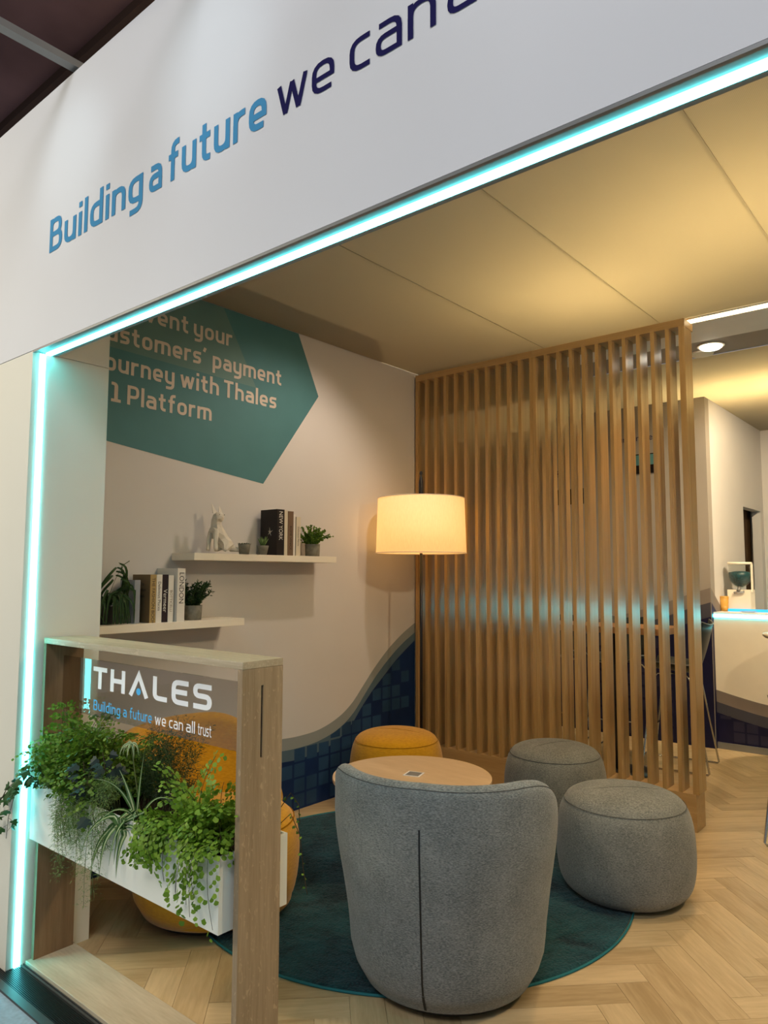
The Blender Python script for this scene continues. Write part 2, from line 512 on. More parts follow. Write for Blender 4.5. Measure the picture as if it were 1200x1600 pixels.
def glyph(ch, t):
    """strokes of one glyph; x-height = 1; returns (width, [(points, closed, radius)])"""
    h = t / 2; X = 1 - h; A = 1.46; Rr = .30
    w = .80
    l, r = h, w - h
    if ch == 'n': return w, [([(l, 0), (l, X), (r, X), (r, 0)], 0, Rr), ([(l, 0), (l, 1)], 0, 0)]
    if ch == 'u': return w, [([(l, 1), (l, h), (r, h), (r, 1)], 0, Rr), ([(r, 0), (r, 1)], 0, 0)]
    if ch == 'h': return w, [([(l, 0), (l, A)], 0, 0), ([(l, X), (r, X), (r, 0)], 0, Rr)]
    if ch == 'r': return .58, [([(l, 0), (l, X), (.56, X)], 0, Rr), ([(l, 0), (l, 1)], 0, 0)]
    if ch == 'm': return 1.28, [([(l, 0), (l, X), (1.28 - h, X), (1.28 - h, 0)], 0, Rr), ([(.64, 0), (.64, X)], 0, 0), ([(l, 0), (l, 1)], 0, 0)]
    if ch == 'o': return w, [([(l, h), (l, X), (r, X), (r, h)], 1, Rr)]
    if ch == 'e': return w, [([(r - .02, h), (l, h), (l, X), (r, X), (r, .46 - h)], 0, Rr), ([(l, .46), (r, .46)], 0, 0)]
    if ch == 'c': return .68, [([(.66, h), (l, h), (l, X), (.66, X)], 0, Rr)]
    if ch == 'a': return w, [([(.10, X), (r, X), (r, 0)], 0, Rr), ([(r, h), (l, h), (l, .56), (r, .56)], 0, .22)]
    if ch == 'd': return w, [([(r, 0), (r, A)], 0, 0), ([(r, X), (l, X), (l, h), (r, h)], 0, Rr)]
    if ch == 'b': return w, [([(l, 0), (l, A)], 0, 0), ([(l, X), (r, X), (r, h), (l, h)], 0, Rr)]
    if ch == 'p': return w, [([(l, -.42), (l, 1)], 0, 0), ([(l, X), (r, X), (r, h), (l, h)], 0, Rr)]
    if ch == 'g': return w, [([(r, X), (l, X), (l, h), (r, h)], 0, Rr), ([(r, 1), (r, -.42 + h), (.10, -.42 + h)], 0, Rr)]
    if ch == 'y': return w, [([(l, 1), (l, h), (r, h)], 0, Rr), ([(r, 1), (r, -.42 + h), (.10, -.42 + h)], 0, Rr)]
    if ch == 'i': return t, [([(l, 0), (l, 1)], 0, 0), ([(l, 1.20), (l, 1.20 + t * 1.05)], 0, 0)]
    if ch == 'j': return .30, [([(.30 - h, 1), (.30 - h, -.42 + h), (0, -.42 + h)], 0, .2), ([(.30 - h, 1.2), (.30 - h, 1.2 + t)], 0, 0)]
    if ch == 'l': return t, [([(l, 0), (l, A)], 0, 0)]
    if ch == 't': return .60, [([(.14 + h, 1.32), (.14 + h, h), (.58, h)], 0, .24), ([(0, X), (.56, X)], 0, 0)]
    if ch == 'f': return .60, [([(.14 + h, 0), (.14 + h, A - h), (.60, A - h)], 0, .24), ([(0, X), (.54, X)], 0, 0)]
    if ch == 's': return .70, [([(.68, X), (l, X), (l, .5), (.70 - h, .5), (.70 - h, h), (.02, h)], 0, .2)]
    if ch == 'v': return .78, [([(h * .8, 1), (.39, 0)], 0, 0), ([(.39, 0), (.78 - h * .8, 1)], 0, 0)]
    if ch == 'w': return 1.16, [([(h * .9, 1), (.33, 0)], 0, 0), ([(.33, 0), (.58, .95)], 0, 0), ([(.58, .95), (.83, 0)], 0, 0), ([(.83, 0), (1.16 - h * .9, 1)], 0, 0)]
    if ch == "'": return .26, [([(.20, 1.46), (.07, 1.12)], 0, 0)]
    if ch == 'B': return .90, [([(l, h), (l, A - h), (.84 - h, A - h), (.84 - h, .76), (l, .76)], 0, .26), ([(l, .76), (.90 - h, .76), (.90 - h, h), (l, h)], 0, .28), ([(l, 0), (l, A)], 0, 0)]
    if ch == 'P': return .88, [([(l, 0), (l, A)], 0, 0), ([(l, A - h), (.88 - h, A - h), (.88 - h, .60), (l, .60)], 0, .3)]
    if ch == 'D': return .92, [([(l, h), (l, A - h), (.92 - h, A - h), (.92 - h, h)], 1, .3)]
    if ch == 'T': return .86, [([(.43, 0), (.43, A)], 0, 0), ([(0, A - h), (.86, A - h)], 0, 0)]
    if ch == 'R': return .88, [([(l, 0), (l, A)], 0, 0), ([(l, A - h), (.88 - h, A - h), (.88 - h, .62), (l, .62)], 0, .3), ([(.5, .62), (.88 - h, 0)], 0, 0)]
    if ch == '1': return .66, [([(.06, A - h), (.36, A - h), (.36, h)], 0, .2), ([(.06, h), (.66, h)], 0, 0)]
    if ch == 'H1': return .95, [([(l, 0), (l, 1)], 0, 0), ([(.95 - h, 0), (.95 - h, 1)], 0, 0), ([(l, .5), (.95 - h, .5)], 0, 0)]
    return .4, []


def word_mesh(name, text, mat, place, u0, u1, base, xh, t, parent, gap=.20, space=.42):
    """place(u, v) -> 3D point; the word is fitted between u0 and u1 on the baseline"""
    mb = MB(); x = 0; strokes = []
    for ch in text:
        if ch == ' ': x += space; continue
        wd, st = glyph(ch, t)
        for pts, cl, rad in st: strokes.append(([(px + x, py) for px, py in pts], cl, rad))
        x += wd + gap
    x -= gap; si = 0
    k = (u1 - u0) / x
    for pts, cl, rad in strokes:
        rp = rounded([Vector((p[0], p[1])) for p in pts], rad, cl) if rad else [Vector((p[0], p[1])) for p in pts]
        vs, fs = ribbon(rp, t / 2, cl)
        si += 1
        mb.add([place(u0 + v.x * k, base + v.y * xh, .00008 * (si % 5)) for v in vs], fs)
    return mb.build(name, mat, parent)


def text_obj(name, text, size, mat, origin, xdir, ydir, parent, align='CENTER', sx=1.0):
    cu = bpy.data.curves.new(name, 'FONT')
    cu.body = text; cu.size = size; cu.align_x = align; cu.align_y = 'CENTER'
    cu.resolution_u = 3
    tmp = bpy.data.objects.new(name, cu)
    COL.objects.link(tmp)
    dg = bpy.context.evaluated_depsgraph_get()
    me = bpy.data.meshes.new_from_object(tmp.evaluated_get(dg))
    bpy.data.objects.remove(tmp)
    me.materials.clear(); me.materials.append(mat)
    X, Y = Vector(xdir).normalized() * sx, Vector(ydir).normalized()
    off = Vector(origin) - (parent_world(parent) if parent else Vector())
    for v in me.vertices: v.co = off + X * v.co.x + Y * v.co.y
    o = bpy.data.objects.new(name, me); COL.objects.link(o); o.parent = parent
    return o


# ================================================================== THE SETTING
YF = 1.334           # facade plane
# hall floor, ceiling
fl = MB().box(-9, 6, -6, 1.268, -.03, -.005).build('floor', MT['carpet']); tag(fl, kind='structure')
sub = MB().box(-3.75, 4.2, 1.44, 9.4, -.05, -.0105).build('floor', MT['bar']); tag(sub, kind='structure')
hc = MB().box(-16, 14, -10, 14, 7.0, 7.1).build('ceiling', MT['hallceil']); tag(hc, kind='structure')
hb = MB().box(-16, 14, 3.44, 6.0, 6.9, 7.0).build('trim_1', MT['hallbeam']); tag(hb, kind='structure')
hb2 = MB().box(-9.6, -8.0, -2, 2.9, 6.93, 7.0).build('trim_2', MT['hallbeam']); tag(hb2, kind='structure')

# herringbone planks, laid at 45 degrees
PW, PL, GAP = .127, .508, .0006
PX0, PY0 = -1.095, 3.068     # one ridge node
c45 = math.sqrt(.5)
xmin, xmax, ymin, ymax = -3.6, 3.2, 1.60, 9.1


def clip(poly, ax, val, keep_greater):
    out = []
    for i in range(len(poly)):
        a, b = poly[i], poly[(i + 1) % len(poly)]
        ia = (a[ax] >= val) == keep_greater or a[ax] == val
        ib = (b[ax] >= val) == keep_greater or b[ax] == val
        if ia: out.append(a)
        if ia != ib:
            t = (val - a[ax]) / (b[ax] - a[ax])
            out.append(tuple(a[k] + (b[k] - a[k]) * t for k in range(2)))
    return out


def to_world(a, b):  # plank frame (a: along -45 deg, b: along +45 deg)
    return (PX0 + (a + b) * c45, PY0 + (b - a) * c45)


plank_list = []
for i in range(-70, 71):
    for j in range(-12, 13):
        # lattice (PW,-PW)*i + (PL,PL)*j
        ox, oy = i * PW + j * PL, -i * PW + j * PL
        for kind in (0, 1):
            if kind == 0: q = [(ox, oy), (ox + PL, oy), (ox + PL, oy - PW), (ox, oy - PW)]
            else: q = [(ox + PL, oy - PW), (ox + PL + PW, oy - PW), (ox + PL + PW, oy - PW + PL), (ox + PL, oy - PW + PL)]
            g = GAP
            ax_, bx_ = [p[0] for p in q], [p[1] for p in q]
            a0, a1, b0, b1 = min(ax_) + g, max(ax_) - g, min(bx_) + g, max(bx_) - g
            wq = [to_world(a, b) for a, b in ((a0, b0), (a1, b0), (a1, b1), (a0, b1))]
            cq = wq
            for ax, val, kg in ((0, xmin, True), (0, xmax, False), (1, ymin, True), (1, ymax, False)):
                cq = clip(cq, ax, val, kg)
                if len(cq) < 3: break
            if len(cq) < 3: continue
            cx = sum(p[0] for p in wq) / 4; cy = sum(p[1] for p in wq) / 4
            zs = [in_view((p[0], p[1], 0), 10) for p in cq] + [in_view((cx, cy, 0), 10)]
            zs = [z for z in zs if z]
            plank_list.append((min(zs) if zs else 99, kind, cx, cy, wq, cq, len(cq) == 4 and all((Vector(a) - Vector(b)).length < 1e-6 for a, b in zip(wq, cq))))
plank_list.sort(key=lambda p: p[0])
full_mesh = {}
floor_root = sub
nsep = 0
rest = MB()
rp = random.Random(3)
for z, kind, cx, cy, wq, cq, full in plank_list:
    ang = -PI / 4 if kind == 0 else PI / 4
    dz = rp.uniform(-.0003, .0003)
    if z < 90 and nsep < 298:
        nsep += 1
        if full:
            if 'p' not in full_mesh:
                o = MB().box(-PL / 2 + GAP, PL / 2 - GAP, -PW / 2 + GAP, PW / 2 - GAP, -.010, 0).build('plank', MT['plank'], floor_root)
                full_mesh['p'] = o
            else:
                o = full_mesh['p'].copy(); COL.objects.link(o)
            o.location = (cx, cy, dz); o.rotation_euler = (0, 0, ang)
        else:
            ca, sa = math.cos(-ang), math.sin(-ang)
            lp = [((p[0] - cx) * ca - (p[1] - cy) * sa, (p[0] - cx) * sa + (p[1] - cy) * ca) for p in cq]
            n = len(lp)
            vs = [(p[0], p[1], 0) for p in lp] + [(p[0], p[1], -.010) for p in lp]
            fs = [tuple(range(n)), tuple(reversed(range(n, 2 * n)))] + [(k, (k + 1) % n + 0, (k + 1) % n + n, k + n) for k in range(n)]
            o = MB().add(vs, fs).build('plank', MT['plank'], floor_root, recalc=True)
            o.location = (cx, cy, dz); o.rotation_euler = (0, 0, ang)
    else:
        n = len(cq)
        vs = [(p[0], p[1], dz) for p in cq] + [(p[0], p[1], -.010) for p in cq]
        rest.add(vs, [tuple(range(n)), tuple(reversed(range(n, 2 * n)))] + [(k, (k + 1) % n, (k + 1) % n + n, k + n) for k in range(n)])
ro = rest.build('distant_planks', MT['plank'], floor_root, recalc=True); ro['kind'] = 'stuff'

# threshold ramp at the booth edge
th = MB().box(-3.6, 4, 1.268, 1.30, -.03, .004).build('trim_3', MT['darkalu']); tag(th, kind='structure')
thr = MB()
for k in range(13):
    y = 1.302 + k * .0065
    thr.box(-3.6, 4, y, y + .0035, -.012, .004)
thr.box(-3.6, 4, 1.30, 1.425, -.03, -.006)
tho = thr.build('trim_4', MT['black']); tag(tho, kind='structure')
thc = MB().box(-3.03, 4, 1.388, 1.396, -.012, .006).box(-3.03, 4, 1.400, 1.403, -.012, .008).build('trim_5', MT['darkalu']); tag(thc, kind='structure')
sillf = MB().box(-1.746, 4, 1.425, 1.60, -.03, -.001).build('trim_6', MT['sill']); tag(sillf, kind='structure')

# facade: pillar, upper fascia with lettering
wf = MB().box(-8, -3.034, YF, 1.675, -.02, 2.4735).build('wall_front', MT['pillar']); tag(wf, kind='structure')
wfa = MB().box(-8, -3.034, 1.43, 1.675, 2.4755, 3.55).build('wall_front_upper', MT['pillar']); tag(wfa, kind='structure')
fas = MB().box(-8, 4, YF, 1.43, 2.477, 3.585).build('wall_fascia', MT['fascia']); tag(fas, kind='structure')
# soffit profile with light line
sof = MB()
sof.box(-3.034, 4, 1.3345, 1.345, 2.468, 2.4765); sof.box(-3.034, 4, 1.3455, 1.352, 2.472, 2.4765)
sof.box(-3.034, 4, 1.352, 1.383, 2.475, 2.4765); sof.box(-3.034, 4, 1.412, 1.430, 2.470, 2.4765)
so = sof.build('soffit_profile', MT['alu'], fas)
led = MB().box(-3.03, 4, 1.386, 1.409, 2.468, 2.4765)
lo_ = led.build('light_line', MT['led'], fas); lo_['label'] = 'cyan white light line along the lower edge'
ledp = MB().box(-3.034, -3.029, 1.363, 1.387, 0, 2.468).build('light_line', MT['led'], wf); ledp['label'] = 'vertical cyan white light line'
pl = lambda u, v, e=0: (u, YF - .0015 - e, v)
for txt, m, a, b, xh, t in (('Building', 'blue_text', -2.922, -2.228, .097, .215), ('a', 'blue_text', -2.188, -2.110, .097, .215),
                            ('future', 'blue_text', -2.072, -1.572, .097, .215), ('we', 'navy_text', -1.525, -1.296, .092, .160),
                            ('can', 'navy_text', -1.240, -.958, .092, .160), ('all', 'navy_text', -.925, -.775, .092, .160),
                            ('trust', 'navy_text', -.72, -.42, .092, .160)):
    word_mesh('lettering', txt, MT[m], pl, a, b, 2.862, xh, t, fas, gap=.17)

# shelf wall with printed graphics
XB = -3.6
wb = MB().box(-3.72, XB, 1.675, 7.0, -.02, 3.35).build('wall_left', MT['wall']); tag(wb, kind='structure')


def flat(name, pts, mat, d, parent=wb, plane='B'):
    if plane == 'B': return MB().poly([(XB + d, p[0], p[1]) for p in pts]).build(name, mat, parent)
    return MB().poly([(p[0], p[2] if len(p) > 2 else plane - d, p[1]) for p in pts]).build(name, mat, parent)


hexa = flat('hexagon_print', [(1.675, 2.33), (1.994, 2.252), (3.078, 2.127), (3.572, 2.796), (3.372, 3.199), (1.675, 3.199)][::-1], MT['hexa'], .0012)
hexb = flat('hexagon_facet', [(1.68, 2.775), (3.005, 2.745), (2.735, 3.198), (1.68, 3.198)][::-1], MT['hexb'], .002)
plb = lambda u, v, e=0: (XB + .003 + e, u, v)
for txt, a, b, base in (('Rein', 1.80, 2.175, 2.966), ('vent', 2.195, 2.480, 2.966), ('your', 2.518, 2.805, 2.966),
                        ('customers\'', 1.895, 2.610, 2.802), ('payment', 2.660, 3.220, 2.802),
                        ('journey', 1.925, 2.394, 2.637), ('with', 2.433, 2.711, 2.637), ('Thales', 2.748, 3.178, 2.637),
                        ('D1', 1.895, 2.061, 2.471), ('Platform', 2.099, 2.661, 2.471)):
    word_mesh('wall_lettering', txt, MT['print'], plb, a, b, base, .074, .225, wb, gap=.17)


def interp(c, y):
    for (a, za), (b, zb) in zip(c, c[1:]):
        if a <= y <= b:
            t = (y - a) / (b - a); return za + (zb - za) * t
    return c[0][1] if y < c[0][0] else c[-1][1]


def smooth_curve(pts, n=6):
    out = []
    P = [pts[0]] + pts + [pts[-1]]
    for i in range(1, len(P) - 2):
        p0, p1, p2, p3 = P[i - 1], P[i], P[i + 1], P[i + 2]
        for k in range(n):
            t = k / n
            y = p1[0] + (p2[0] - p1[0]) * t
            m1 = (p2[1] - p0[1]) / max(1e-6, p2[0] - p0[0]); m2 = (p3[1] - p1[1]) / max(1e-6, p3[0] - p1[0])
            d = p2[0] - p1[0]
            h = (2 * t ** 3 - 3 * t * t + 1) * p1[1] + (t ** 3 - 2 * t * t + t) * d * m1 + (-2 * t ** 3 + 3 * t * t) * p2[1] + (t ** 3 - t * t) * d * m2
            out.append((y, h))
    out.append(pts[-1]); return out


C1 = smooth_curve([(1.68, .72), (2.3, .60), (2.9, .505), (3.293, .478), (3.442, .474), (3.622, .488), (3.812, .545), (3.945, .622), (4.055, .722), (4.184, .842), (4.349, .972), (4.522, 1.078), (4.687, 1.157)])
C2 = smooth_curve([(1.68, .66), (2.3, .54), (2.9, .44), (3.272, .402), (3.443, .398), (3.623, .413), (3.813, .465), (3.959, .55), (4.084, .668), (4.214, .79), (4.38, .914), (4.538, 1.01), (4.687, 1.081)])
C3 = smooth_curve([(1.68, .56), (2.3, .46), (2.9, .37), (3.274, .330), (3.444, .324), (3.624, .340), (3.788, .382), (3.933, .464), (4.042, .571), (4.156, .672), (4.304, .780), (4.458, .889), (4.687, 1.02)])


def band(name, top, bot, mat, d, parent, fn):
    mb = MB()
    ys = [p[0] for p in top]
    vs = [fn(y, interp(top, y), d) for y in ys] + [fn(y, interp(bot, y) if bot else 0.0, d) for y in ys]
    n = len(ys)
    mb.add(vs, [(n + i, n + i + 1, i + 1, i) for i in range(n - 1)])
    return mb.build(name, mat, parent)


fB = lambda y, z, d: (XB + d, y, z)
band('wave_band', C1, C2, MT['band1'], .001, wb, fB)
band('wave_band', C2, C3, MT['band2'], .0012, wb, fB)
band('wave_field', C3, None, MT['navy'], .001, wb, fB)
tl = MB(); rt_ = random.Random(11)
skip = {(7, 2), (7, 1), (8, 3), (10, 3), (10, 4), (11, 5)}
for iy in range(-12, 13):
    for iz in range(0, 11):
        y0 = 3.384 + iy * .1135 - (.008 if iy > 4 else 0); z0 = .015 + iz * .0985
        if y0 > 4.62 or y0 < 1.7: continue
        if rt_.random() < (.28 if iy < 4 else .45) or (iy, iz) in skip: continue
        lim = C2 if iy < 6 else C3
        za, zc, zb2 = [min(z0 + .085, interp(lim, q) - .003) for q in (y0, y0 + .048, y0 + .096)]
        if za < z0 + .004 or zc - z0 < .025: continue
        if zb2 < z0 + .004: continue
        tl.poly([(XB + .0018, y0, z0), (XB + .0018, y0 + .096, z0), (XB + .0018, y0 + .096, zb2), (XB + .0018, y0 + .048, zc), (XB + .0018, y0, za)])
to_ = tl.build('tile_print', MT['tile'], wb); to_['kind'] = 'stuff'

# inner ceiling: stretched fabric panels between profiles
ce = MB().box(-3.6, 4, 4.76, 4.80, 3.20, 3.23).build('ceiling', MT['shelf']); tag(ce, kind='structure')
edges = [-3.6, -2.45, -1.61, -.77, .07, .91, 1.75, 4]
for a, b in zip(edges, edges[1:]):
    bx('ceiling_panel', MT['fabric'], a + .006, b - .006, 1.44, 4.757, 3.20, 3.203, ce)
for a in edges[1:-1]:
    bx('ceiling_profile', MT['fabric'], a - .0058, a + .0058, 1.44, 4.757, 3.196, 3.202, ce)
bx('ceiling_panel', MT['fabric'], -3.6, 4, 5.71, 9.1, 3.20, 3.203, ce)
bx('ceiling_board', MT['white'], -3.6, 4, 4.87, 5.31, 3.20, 3.25, ce)
bx('ceiling_board', MT['greyshade'], -3.6, 4, 5.312, 5.705, 3.205, 3.25, ce)
dk = MB(); pts = [(-3.6, 1.44), (-3.215, 1.44), (-3.25, 3.83), (-3.54, 4.24), (-3.6, 4.27)]
n = len(pts)
dk.add([(p[0], p[1], 3.215) for p in pts] + [(p[0], p[1], 3.26) for p in pts],
       [tuple(reversed(range(n))), tuple(range(n, 2 * n))] + [(k, (k + 1) % n, (k + 1) % n + n, k + n) for k in range(n)])
dko = dk.build('ceiling_support_board', MT['pantry'], ce, recalc=True)
lw = bx('light_line', MT['ledwarm'], -3.55, 4, 4.825, 4.865, 3.195, 3.22, ce); lw['label'] = 'warm white light line recessed in the ceiling'

# rear room: graphic wall, side wall with doorway, end wall, right closing wall
wc = MB().box(-3.6, -1.985, 7.0, 7.12, 0, 3.2).build('wall_back', MT['greyshade']); tag(wc, kind='structure')
wd = MB().box(-2.075, -1.985, 7.12, 8.23, 0, 3.2).box(-2.075, -1.985, 8.23, 9.1, 2.262, 3.2).box(-2.075, -1.985, 8.97, 9.1, 0, 2.262).build('wall_passage', MT['wall']); tag(wd, kind='structure')
we = MB().box(-4.2, 4.2, 9.1, 9.2, 0, 3.3).build('wall_end', MT['wall']); tag(we, kind='structure')
wr = MB().box(4.0, 4.1, 1.334, 9.2, 0, 3.58).build('wall_right', MT['wall']); tag(wr, kind='structure')
fC = lambda x, z, d: (x, 7.0 - d, z)
K1 = smooth_curve([(-3.6, 1.04), (-3.2, 1.08), (-2.8, 1.16), (-2.4, 1.285), (-2.13, 1.385), (-1.99, 1.43)])
K2 = [(x, z - .13) for x, z in K1]
K3 = [(x, z - .26) for x, z in K1]
band('wave_band', K1, K2, MT['dband1'], .001, wc, fC)
band('wave_band', K2, K3, MT['dband2'], .001, wc, fC)
band('wave_field', K3, None, MT['dnavy'], .001, wc, fC)
tl = MB()
for ix in range(13):
    for iz in range(8):
        if rt_.random() < .35: continue
        x0, z0 = -3.57 + ix * .124, .03 + iz * .118
        if z0 + .1 > interp(K3, x0) or x0 > -2.10: continue
        tl.poly([(x0, 6.9982, z0), (x0 + .10, 6.9982, z0), (x0 + .10, 6.9982, z0 + .095), (x0, 6.9982, z0 + .095)])
t_ = tl.build('tile_print', MT['dtile'], wc); t_['kind'] = 'stuff'
text_obj('wall_lettering', 'Our services', .085, MT['navy_text'], (-2.66, 6.998, 2.88), (1, 0, 0), (0, 0, 1), wc, sx=1.0)
text_obj('wall_lettering', 'g  i  s  e', .10, MT['navy_text'], (-3.30, 6.998, 2.62), (1, 0, 0), (0, 0, 1), wc, sx=1.2)
for (x0, x1, z0, z1) in ((-3.50, -3.19, 2.27, 2.43), (-2.66, -2.43, 2.53, 2.72)):
    p = thing('wall_picture', (x0 / 2 + x1 / 2, 6.992, z0), 'small picture on the rear wall behind the slats, ' + ('the all dark one' if x0 < -3 else 'the one with a green upper part'), 'picture')
    bx('picture_board', MT['pantryd'], x0, x1, 6.986, 6.998, z0, z1, p)
    if x0 > -3: bx('picture_print', MT['hexa'], x0 + .01, x1 - .01, 6.984, 6.9858, z0 + .08, z1 - .01, p)
# wall D wave continues down to the counter
fD = lambda y, z, d: (-1.985 + d, y, z)
G1 = smooth_curve([(7.0, 1.43), (7.3, 1.25), (7.6, 1.10), (8.1, .95)])
band('wave_band', G1, [(y, z - .13) for y, z in G1], MT['dband1'], .001, wd, fD)
band('wave_field', [(y, z - .13) for y, z in G1], None, MT['dnavy'], .001, wd, fD)
# pantry behind the doorway
pn = MB().box(-3.6, -2.08, 7.13, 7.16, 0, 3.0).box(-3.62, -3.58, 7.12, 9.1, 0, 3.0).build('wall_pantry', MT['pantry']); tag(pn, kind='structure')
pc = thing('pantry_cabinet', (-2.6, 8.75, 0), 'dark brown cabinet seen through the open doorway', 'cabinet')
bx('carcass', MT['pantry'], -3.4, -2.12, 8.80, 9.09, 0, 2.9, pc)
bx('recess_shade', MT['pantryd'], -3.38, -2.14, 8.78, 8.81, 1.36, 1.83, pc)  # near-black slab standing in for the shade inside an open recess
bx('ledge', MT['bar'], -3.38, -2.14, 8.70, 8.80, 1.30, 1.35, pc)
bx('ledge', MT['bar'], -3.38, -2.14, 8.76, 8.80, 1.84, 1.87, pc)
bx('ledge', MT['bar'], -3.38, -2.14, 8.76, 8.80, 2.08, 2.11, pc)

# ================================================================== SLATTED SCREEN
ss = thing('slatted_screen', (-2.5, 4.679, 0), 'tall slatted oak veneer screen dividing the seating corner from the bar', 'screen')
y0, y1 = 4.679, 4.846
bx('base_rail', MT['rail'], -3.585, -1.452, y0, y1, 0, .223, ss)
bx('top_rail', MT['rail'], -3.585, -2.514, y0, y1, 3.13, 3.178, ss)
bx('top_rail', MT['rail'], -2.512, -1.432, y0, y1, 3.13, 3.178, ss)
slx = [-3.585, -3.489, -3.396, -3.302, -3.204, -3.109, -3.012, -2.917, -2.821, -2.726, -2.631, -2.537, -2.511, -2.418, -2.321, -2.225, -2.130, -2.032, -1.935, -1.841, -1.745, -1.651, -1.555]
slat0 = None
for x in slx:
    wd_ = .024
    if slat0 is None:
        slat0 = MB().box(-wd_ / 2, wd_ / 2, 0, .135, 0, 2.907).build('slat', MT['slat'], ss)
        s = slat0
    else:
        s = slat0.copy(); COL.objects.link(s)
    s.location = (x + wd_ / 2 + 2.5, .001, .223)
ep = bx('end_post', MT['slat'], -1.470, -1.434, y0 + .001, y0 + .145, .223, 3.13, ss)

# ================================================================== OAK FRAME WITH GLASS SIGN
fr = thing('sign_frame', (-2.38, 1.507, 0), 'oak box frame standing in the booth opening, holding a glass sign and a trough', 'frame')
FY0, FY1 = 1.426, 1.588
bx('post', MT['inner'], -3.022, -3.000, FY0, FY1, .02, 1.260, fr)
# right post with its slot: four boards around the slot opening, one mesh
mb = MB(); X0, X1 = -1.768, -1.746; sy0, sy1, sz0, sz1 = 1.500, 1.509, .990, 1.207
cx, cy = -2.38, 1.507
for (a, b, c, d) in ((FY0, sy0, .02, 1.260), (sy1, FY1, .02, 1.260), (sy0, sy1, .02, sz0), (sy0, sy1, sz1, 1.260)):
    mb.box(X0 - cx, X1 - cx, a - cy, b - cy, c, d)
po = mb.build('post', MT['post'], fr)
bx('slot_lining', MT['black'], X0 + .001, X0 + .016, sy0, sy1, sz0, sz1, fr)
tb = bx('top_board', MT['beam'], -3.022, -1.746, FY0, FY1, 1.2605, 1.283, fr, bevel=.001)
bb = bx('sill_board', MT['sill'], -3.022, -1.746, 1.405, 1.600, 0, .02, fr, bevel=.002)
gp = thing('glass_sign', (-2.38, 1.5045, .99), 'smoked glass sign pane with white and blue lettering, held in the oak frame', 'sign')
GZ = (.990, 1.207)
bx('glass_pane', MT['glass'], -2.998, -1.767, 1.501, 1.508, .990, 1.207, gp)
plg = lambda u, v, e=0: (u + 2.38, 1.4995 - 1.5045 - e, v - .99)


def logo(parent):
    """the big name, drawn stroke by stroke; cap height = 1"""
    t = .205; h = t / 2; H = 1
    glyphs = [
        (.86, [([(.43, 0), (.43, 1)], 0, 0), ([(0, 1 - h), (.86, 1 - h)], 0, 0)]),
        (.86, [([(h, 0), (h, 1)], 0, 0), ([(.86 - h, 0), (.86 - h, 1)], 0, 0), ([(h, .5), (.86 - h, .5)], 0, 0)]),
        (1.10, [([(h, 0), (.55, .93), (1.10 - h, 0)], 0, 0)]),
        (.74, [([(h, 1), (h, h), (.74, h)], 0, .22)]),
        (.82, [([(.82, 1 - h), (h, 1 - h), (h, h), (.82, h)], 0, .24), ([(h, .52), (.76, .52)], 0, 0)]),
        (.86, [([(.84, 1 - h), (h, 1 - h), (h, .52), (.86 - h, .52), (.86 - h, h), (.02, h)], 0, .24)])]
    mb = MB(); x = 0; gap = .22; tot = sum(g[0] for g in glyphs) + gap * 5
    u0, u1, b, hh = -2.752, -1.990, 1.098, .084
    k = (u1 - u0) / tot; ax = 0; ei = 0
    for gi, (wd2, st) in enumerate(glyphs):
        for pts, cl, rad in st:
            pts = [Vector((p[0] + x, p[1])) for p in pts]
            rp_ = rounded(pts, rad, cl) if rad else pts
            vs, fs = ribbon(rp_, h, cl)
            ei += 1
            mb.add([plg(u0 + v.x * k, b + v.y * hh, .00008 * (ei % 4)) for v in vs], fs)
        if gi == 2: ax = x + .55
        x += wd2 + gap
    o = mb.build('lettering', MT['glass_white'], parent)
    dot = MB().poly([plg(u0 + (ax + .125 * math.cos(q * PI / 10)) * k, b + (.22 + .15 * math.sin(q * PI / 10)) * hh) for q in range(20)])
    dd = dot.build('blue_dot', MT['glass_blue'], parent); dd['label'] = 'blue dot inside the third letter'


logo(gp)
for txt, m, a, b, t in (('Building', 'glass_blue', -2.742, -2.545, .19), ('a', 'glass_blue', -2.525, -2.500, .19), ('future', 'glass_blue', -2.480, -2.335, .19),
                        ('we', 'glass_white', -2.315, -2.247, .17), ('can', 'glass_white', -2.228, -2.145, .17), ('all', 'glass_white', -2.128, -2.078, .17), ('trust', 'glass_white', -2.062, -1.988, .17)):
    word_mesh('lettering', txt, MT[m], plg, a, b, 1.0145, .0275, t, gp, gap=.17)

# ================================================================== TROUGH
tr = thing('planter_trough', (-2.38, 1.52, .5), 'long white metal planter trough mounted through the oak frame', 'planter')
TX0, TX1, TY0, TY1, TZ0, TZ1 = -2.990, -1.785, 1.385, 1.653, .500, .720
mb = MB(); cx, cy = -2.38, 1.52; w_ = .008


def tbx(a, b, c, d, e, f): mb.box(a - cx, b - cx, c - cy, d - cy, e - .5, f - .5)


tbx(TX0, TX1, TY0, TY0 + w_, TZ0, TZ1); tbx(TX0, TX1, TY1 - w_, TY1, TZ0, TZ1)
tbx(TX0, TX0 + w_, TY0 + w_, TY1 - w_, TZ0, TZ1); tbx(TX1 - w_, TX1, TY0 + w_, TY1 - w_, TZ0, TZ1)
tbx(TX0 + w_, TX1 - w_, TY0 + w_, TY1 - w_, TZ0, TZ0 + w_)
mb.build('trough_body', MT['trough'], tr)
bx('soil', MT['soil'], TX0 + w_, TX1 - w_, TY0 + w_, TY1 - w_, .60, .688, tr)


# ================================================================== PLANTS
def frame_of(t):
    t = t.normalized()
    s = t.cross(Vector((0, 0, 1)))
    if s.length < 1e-3: s = Vector((1, 0, 0))
    s.normalize()
    return t, s, s.cross(t).normalized()


